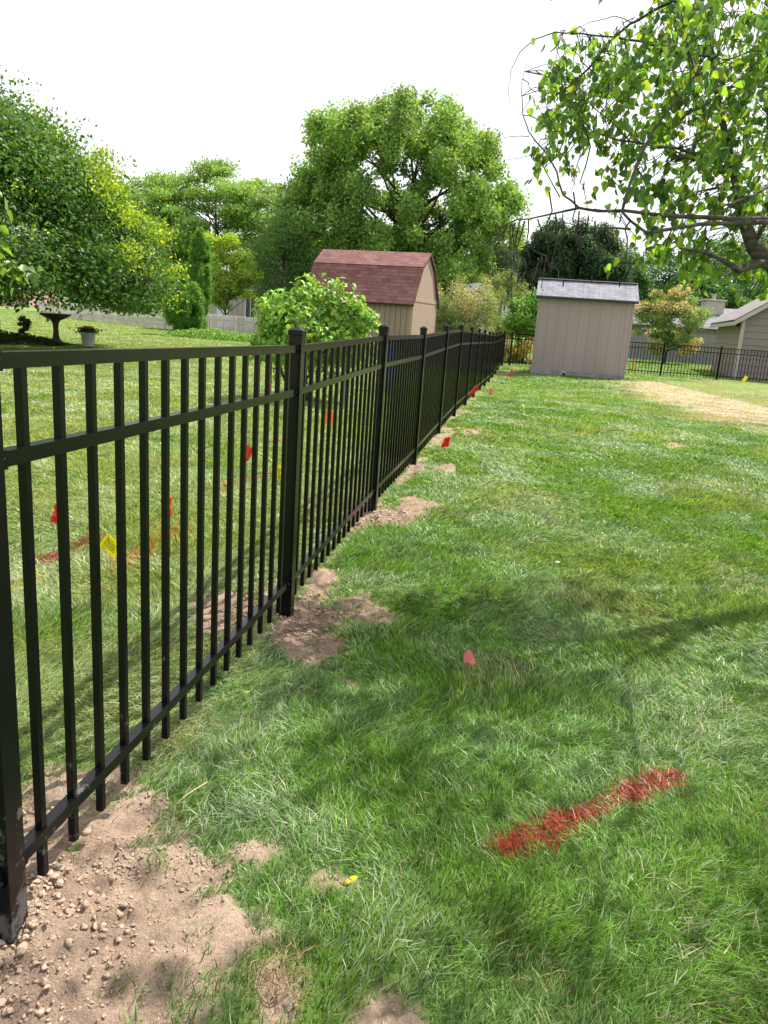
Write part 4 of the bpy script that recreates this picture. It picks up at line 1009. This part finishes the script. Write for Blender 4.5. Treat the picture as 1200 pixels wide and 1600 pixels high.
    for (x0, y0, d0, x1, y1) in [(820,345,4.1,812,450),(805,348,4.2,775,430),(797,352,4.2,795,470),(790,352,4.3,770,400),(826,343,4.1,838,440),(840,342,4.05,850,455),(868,335,3.95,872,440),(812,346,4.2,800,500),(800,350,4.2,822,478),
                                 (905,330,3.8,915,410),(880,345,3.7,885,420),(930,345,3.6,935,412),(945,350,3.5,940,400),(915,200,3.7,918,330),(890,170,3.8,893,300),(905,180,3.7,900,290),(950,120,3.7,948,215),(858,300,3.9,862,425),(792,352,4.3,742,420),(800,350,4.2,730,395),(896,300,3.8,912,385),(985,345,3.4,972,415),(1050,340,3.5,1048,395)]:
        p0 = at(x0, y0, d0); p1 = at(x1, y1, d0+rng.uniform(-.1, .1)); pts = curve(p0, p1, -.03, 6, .014); twigs.tube(pts, [.0040, .0036, .0030, .0025, .0021, .0018, .0013], 5, False)
        for j in range(2, 6):
            if rng.random() < .75:
                q = pts[j]+rng.normal(0, .003, 3); e = q+np.array([rng.normal(0, .03), rng.normal(0, .03), -rng.uniform(.03, .07)]); twigs.tube([pts[j], q*.5+e*.5, e], [.001, .001, .0006], 4, False)
                if rng.random() < .5: ck.tube([e, e+[.001, 0, -.012], e+[.002, .001, -.028], e+[.001, 0, -.036]], [.0016, .0038, .0034, .0012], 6)
    for _ in range(26):
        p = allp[rng.integers(len(allp))]; x, y, f = pix(p)
        if f[0] and 820 < x[0] < 1190 and 100 < y[0] < 420:
            e = p+[rng.normal(0, .03), rng.normal(0, .03), -.05]; twigs.tube([p, e], [.001, .0008], 4, False); ck.tube([e, e+[.001, 0, -.012], e+[.002, .001, -.03], e+[.001, 0, -.038]], [.0016, .0036, .0032, .0012], 6)
    twigs.build('twigs', M_twig, r, smooth=True)
    c0 = MB().tube([Vector(r.location)+Vector(v) for v in ((0, 0, 0), (.001, 0, -.012), (.002, .001, -.028), (.001, 0, -.037))], [.0016, .0038, .0034, .0012], 6).build('catkin', M_dark, r, smooth=True)
    for q in ckl[1:]: copyobj(c0, r, Vector(q)-r.location, rng.uniform(0, 6))
    c0.location = Vector(ckl[0])-r.location
    print('birch leaves', n, 'in frame', inf.sum())
birch()

def sprig():
    p = [at(-190, 350, 2.5), at(-90, 385, 2.45), at(-10, 405, 2.4), at(15, 418, 2.4), at(40, 424, 2.38), at(62, 428, 2.36)]
    r = thing('leafy_branch', 'single leafy branch tip reaching in at the left edge before the dark tree', 'branch', p[0])
    MB().tube(p, [.006, .0045, .003, .002, .0015, .0008], 6).build('twig', M_twig, r, smooth=True)
    P = []; 
    for i in range(70):
        t = rng.random()*4.9; i0 = int(t); P.append(p[i0]*(1-(t-i0))+p[i0+1]*(t-i0)+rng.normal(0, .012, 3))
    for q in ((5, 330), (8, 370), (-10, 345), (2, 400), (18, 436), (35, 444), (-5, 300), (-20, 380)):
        for k in range(4): P.append(at(q[0]-6, q[1], 2.5)+rng.normal(0, .02, 3))
    P = np.array(P); n = len(P); a, b, nr = frames(n, None, 0, 1, .9); L = rng.uniform(.028, .046, n)
    c = np.array([.13, .22, .05])*rng.uniform(.7, 1.3, (n, 1)); leafmesh('leaves', P, L, L*.62, (a, b, nr), c, M_birchleaf, r, 'leaf')
sprig()

# ------------------------------------------------------------------ marker flags
def flagmat(name, c, em=0):
    m, t, o = newmat(name); d = N(t, 'ShaderNodeBsdfPrincipled', Roughness=.4); d.inputs['Base Color'].default_value = (*c, 1)
    tr = N(t, 'ShaderNodeBsdfTranslucent'); tr.inputs[0].default_value = (*c, 1); mx_ = N(t, 'ShaderNodeMixShader', Fac=.35)
    t.links.new(d.outputs[0], mx_.inputs[1]); t.links.new(tr.outputs[0], mx_.inputs[2]); t.links.new(mx_.outputs[0], o.inputs[0]); return m
M_fr = flagmat('red_vinyl', (.75, .035, .035)); M_fo = flagmat('orange_vinyl', (.90, .24, .07)); M_fy = flagmat('yellow_vinyl', (.85, .80, .01)); M_ink = flagmat('print_ink', (.02, .02, .02)); M_fp = flagmat('faded_red_vinyl', (.78, .24, .24))
def flag(label, px_, py_, zc, mat, w=.075, h=.065, roll=0, yaw=0, lean=(0, 0), text=False, stake=True, cr=.006, grp=True, skew=0.):
    """px,py: where the photo shows the flag's middle; zc its height above the ground"""
    c = gnd(px_, py_, zc); g0 = gnd(px_, py_, zc+float(gz(c[0], c[1]))); c = g0; base = Vector((c[0]-lean[0], c[1]-lean[1], float(gz(c[0], c[1]))))
    r = thing('marker_flag', label, 'flag', base, 'utility marker flags in the lawns' if grp else None)
    u = Vector((math.cos(yaw), math.sin(yaw), 0)); R_ = Matrix.Rotation(roll, 3, Vector((-u.y, u.x, 0))); nn = Vector((-u.y, u.x, 0))
    mb = MB(); nx_, nz_ = 8, 5; g = []
    for side in (0, .0006):
        for i in range(nx_+1):
            for j in range(nz_+1):
                s, t = (i/nx_-.5)*w, (j/nz_-.5)*h
                off = cr*math.sin(i*1.3+j*.6+px_)+cr*.7*math.sin(j*1.9+i*.4)
                g.append(R_@(u*(s*(1-.25*(t/h+.5)*(skew != 0))+t*skew)+Vector((0, 0, t+s*skew*.6)))+nn*(off+side)+Vector(c))
    m = (nx_+1)*(nz_+1); fs = []
    for i in range(nx_):
        for j in range(nz_):
            q = (i*(nz_+1)+j, (i+1)*(nz_+1)+j, (i+1)*(nz_+1)+j+1, i*(nz_+1)+j+1); fs += [q, tuple(k+m for k in q[::-1])]
    mb.add(g, fs); fo = mb.build('flag', mat, r)
    if text:
        tb = MB()
        for k, (t0, L_) in enumerate(((.32, .35), (.2, .62), (.1, .5), (0, .7), (-.1, .55), (-.2, .64), (-.34, .3))):
            s = -.38
            while s < -.38+L_:
                ln = random.uniform(.04, .12); p = [R_@(u*(a_*w)+Vector((0, 0, b_*h)))-nn*(cr*1.7+.0012)+Vector(c) for a_, b_ in ((s, t0-.022), (s+ln, t0-.022), (s+ln, t0+.022), (s, t0+.022))]
                tb.prism(p, -nn*.0003); s += ln+.03
        tb.build('print', M_ink, fo)
    if stake:
        e = R_@(u*(-w/2)+Vector((0, 0, h/2)))+Vector(c)
        MB().tube([base+Vector((0, 0, -.03)), (base+Vector(e))/2+Vector((.003, .002, 0)), e], .0012, 6).build('wire_stake', M_wire, r)
    return r
flag('red flag half hidden by the third picket from the left, over red paint', 90, 803, .30, M_fr, .05, .085, .25, .9)
flag('bright yellow printed flag between the third and fourth near pickets', 174, 853, .27, M_fy, .085, .072, .62, -.15, text=True, cr=.003)
flag('orange flag just showing beside a picket above the orange paint', 266, 792, .27, M_fo, .03, .10, .1, 1.2)
flag('red flag behind the pickets left of the second post, the larger one', 386, 708, .25, M_fr, .075, .10, .5, .5)
flag('yellow flag close to the left side of the second post', 436, 739, .24, M_fy, .045, .095, 0, .9, text=True)
flag('orange flag beside the vine just under the middle rail', 421, 604, .25, M_fo, .05, .12, .15, .9)
flag('orange-red flag seen through the pickets between second and third posts', 513, 652, .2, M_fo, .12, .13, .5, .2)
flag('square red flag in the grass in front of the fifth post', 697, 691, .13, M_fr, .072, .10, -.02, .1, cr=.012, skew=.28)
flag('narrow red flag leaning against the fence bottom rail', 740, 611, .30, M_fr, .055, .19, .42, .4, cr=.015, skew=.2)
flag('small faded red flag on the soil near the far corner', 799, 583, .2, M_fr, .06, .2, .1, .3)
flag('little faded red flag in the grass below the far fence', 767, 612, .10, M_fp, .07, .12, .1, .3)
flag('pale yellow flag lying in the grass left of the tan shed', 817, 578, .08, M_fy, .14, .06, -.5, .2)
flag('orange flag behind the back fence by the right edge of the tan shed', 990, 572, .3, M_fo, .06, .2, .1, .3)
flag('yellow flag at the foot of the right fence below the garage', 1164, 592, .15, M_fy, .13, .2, .5, .2)
flag('red flag behind the corner fence at the left side of the tan shed', 826, 565, .35, M_fp, .09, .13, .1, .2)

def crumpled():
    c = gnd(733, 1030, .05); r = thing('marker_flag', 'crumpled red flag lying alone in the near grass', 'flag', (c[0], c[1], 0), 'utility marker flags in the lawns')
    pts = [(-.010, 0, .040), (.004, -.004, .036), (.020, .002, .006), (.023, -.006, -.022), (.012, -.012, -.036), (.0, -.014, -.010), (-.020, -.006, -.012), (-.021, .002, .018), (.0, .008, .012)]
    V_ = [Vector(c)+Vector(p) for p in pts]; mb = MB(); fs = [(0, 1, 5), (0, 5, 7), (7, 5, 6), (1, 2, 5), (2, 3, 5), (3, 4, 5), (0, 8, 1), (8, 2, 1), (7, 8, 0)]
    mb.add(V_, fs); mb.add([v+Vector((.0, .001, -.0004)) for v in V_], [f[::-1] for f in fs]); mb.build('flag', M_fp, r)
    MB().tube([Vector(c)+Vector((.01, 0, -.01)), Vector(c)+Vector((.018, .0, -.05)), Vector(c)+Vector((.04, .03, -.065))], .0012, 6).build('wire_stake', M_wire, r)
crumpled()

# ------------------------------------------------------------------ garden things
def birdbath():
    g = gnd(88, 536); b = (g[0], g[1], 0); r = thing('birdbath', 'dark stone birdbath under the drooping tree', 'birdbath', b)
    MB().lathe(b, [(.20, 0), (.20, .03), (.17, .06), (.12, .10), (.085, .2), (.07, .38), (.085, .55), (.12, .62), (.14, .64)], 20).build('pedestal', M_conc, r, smooth=True)
    MB().lathe(b, [(.12, .64), (.26, .70), (.40, .78), (.43, .81), (.43, .83), (.39, .82), (.25, .75), (.05, .73)], 28).build('bowl', M_conc, r, smooth=True)
birdbath()
def pot():
    g = gnd(138, 541); b = (g[0], g[1], 0); r = thing('flower_pot', 'white pot of coral flowers standing on the lawn right of the birdbath', 'flower pot', b)
    p = MB().lathe(b, [(.14, 0), (.155, .02), (.20, .34), (.225, .345), (.225, .385), (.205, .385), (.19, .34), (.05, .33)], 24).build('pot', M_white, r, smooth=True)
    n = 700; P = np.array(b)+np.column_stack([rng.normal(0, .12, n), rng.normal(0, .12, n), .36+rng.random(n)*.14]); 
    c = np.array([.07, .16, .035])*rng.uniform(.6, 1.3, (n, 1)); leafmesh('foliage', P, np.full(n, .06), np.full(n, .045), frames(n, None, 0, .6), c, M_leaf, r)
    n = 220; P = np.array(b)+np.column_stack([rng.normal(0, .09, n), rng.normal(0, .09, n), .45+rng.random(n)*.11])
    c = np.array([.75, .22, .15])*rng.uniform(.7, 1.2, (n, 1)); leafmesh('flowers', P, np.full(n, .045), np.full(n, .045), frames(n, None, 0, .6), c, M_leaf, r)
pot()
def barrel():
    b = np.array([at(614, 590, 13.8)[0], 13.8, float(gz(0, 13.8))])
    r = thing('barrel', 'blue plastic barrel standing behind the fence in front of the red-roofed shed', 'barrel', b)
    MB().lathe(b, [(.205, 0), (.235, .03), (.24, .2), (.248, .22), (.24, .24), (.24, .55), (.248, .57), (.24, .59), (.235, .76), (.19, .80), (.185, .80)], 24).build('drum', M_blue, r, smooth=True)
    MB().lathe(b+[0, 0, .80], [(.175, 0), (.175, .02), (.16, .03)], 24).build('lid', M_blue, r)
barrel()
def chair(x, y, rz, label):
    r = thing('patio_chair', label, 'chair', (x, y, 0), 'white chairs outside the pale house')
    m = Matrix.Rotation(rz, 3, 'Z'); c = Vector((x, y, 0))
    MB().box(c+Vector((0, 0, .42)), (.5, .5, .05), rz, .01).build('seat', M_white, r)
    MB().box(c+m@Vector((0, .24, .68)), (.5, .05, .5), rz, .01).build('backrest', M_white, r)
    for sx, sy in ((-.22, -.22), (.22, -.22), (.22, .22), (-.22, .22)): MB().box(c+m@Vector((sx, sy, .2)), (.045, .045, .4), rz).build('leg', M_white, r)
    for sx in (-.26, .26): MB().box(c+m@Vector((sx, 0, .64)), (.05, .5, .04), rz).box(c+m@Vector((sx, -.2, .52)), (.04, .04, .22), rz).build('armrest', M_white, r)
for px_, rz_, lb in ((357, .3, 'white patio chair in front of the house, left one beside the thin tree trunk'), (385, -.4, 'white patio chair in front of the house, right one below its window')):
    p = at(px_, 520, 43.5); chair(p[0], p[1], rz_, lb)

# small things in the near grass
def fallen(label, px_, py_, col, s, name='fallen_leaf', z=.035):
    g = gnd(px_, py_, z); P = np.array([g]); n = 1
    a = np.array([[.8, .5, .1]]); nr = np.array([[-.1, -.3, .95]]); nr /= np.linalg.norm(nr); a -= nr*(a*nr).sum(); a /= np.linalg.norm(a)
    o = leafmesh(name, P*0, np.array([s]), np.array([s*.7]), (a, np.cross(nr, a), nr), np.array([col]), M_leaf, None, 'leaf'); o.location = g
    tag(o, label, 'leaf', 'fallen leaves on the near lawn'); sd = o.modifiers.new('thickness', 'SOLIDIFY'); sd.thickness = .0006
fallen('yellow fallen leaf beside the lower soil patch, the brighter of two', 546, 1376, (.75, .62, .03), .022)
fallen('paler yellow fallen leaf touching its brighter neighbour', 538, 1381, (.65, .5, .05), .018)
fallen('dull yellow-green fallen leaf near the fence bottom rail', 378, 1085, (.35, .36, .08), .03)
fallen('whitish fallen leaf out on the sunlit middle lawn', 868, 880, (.6, .6, .55), .035)
def stick(label, pts, r_, col, name='dry_stalk', z=.03):
    w = [gnd(x, y, z+k*.004) for k, (x, y) in enumerate(pts)]
    o = MB().tube([Vector(p) for p in w], r_, 6).build(name, surf(name+'_skin', col, None, 20, .8, .1), None, tuple(w[0]), True); tag(o, label, 'stick')
stick('long pale dry stalk lying on the grass near the soil edge', [(274, 1257), (290, 1243), (305, 1233), (324, 1222)], .0016, (.55, .42, .22))
stick('thin grey bare twig lying in the shaded grass at the right edge', [(1058, 1008), (1100, 1012), (1140, 1004), (1170, 1006), (1210, 1003)], .0016, (.28, .26, .25), 'fallen_twig', .045)
def pebble(label, px_, py_, s, col):
    import bmesh
    g = gnd(px_, py_, s*.4+.005); me = bpy.data.meshes.new('stone'); bm = bmesh.new(); bmesh.ops.create_icosphere(bm, subdivisions=3, radius=s)
    for v in bm.verts: v.co *= 1+.3*(float(vn(v.co.x/s*1.3+px_, v.co.y/s*1.3+v.co.z/s, 3))-.5); v.co.z *= .65
    bm.to_mesh(me); bm.free(); o = link('stone', me, surf('stone_'+'skin', col, None, 40, .9, .5, 150), None, g); tag(o, label, 'stone', 'stones on the dug soil'); return o
pebble('small whitish stone in the middle of the near soil', 137, 1404, .010, (.62, .58, .55))
pebble('rounded tan clod near the bottom left of the soil', 45, 1513, .014, (.45, .33, .25))
pebble('smaller tan clod left of the rounded one', 30, 1500, .010, (.45, .33, .25))
pebble('tan clod by the foot of the nearest post', 92, 1390, .015, (.40, .28, .21))
pebble('tan clod between the first picket and the nearest post', 75, 1400, .012, (.38, .27, .2))
pebble('reddish brown clod right of the first picket', 135, 1300, .012, (.36, .24, .18))
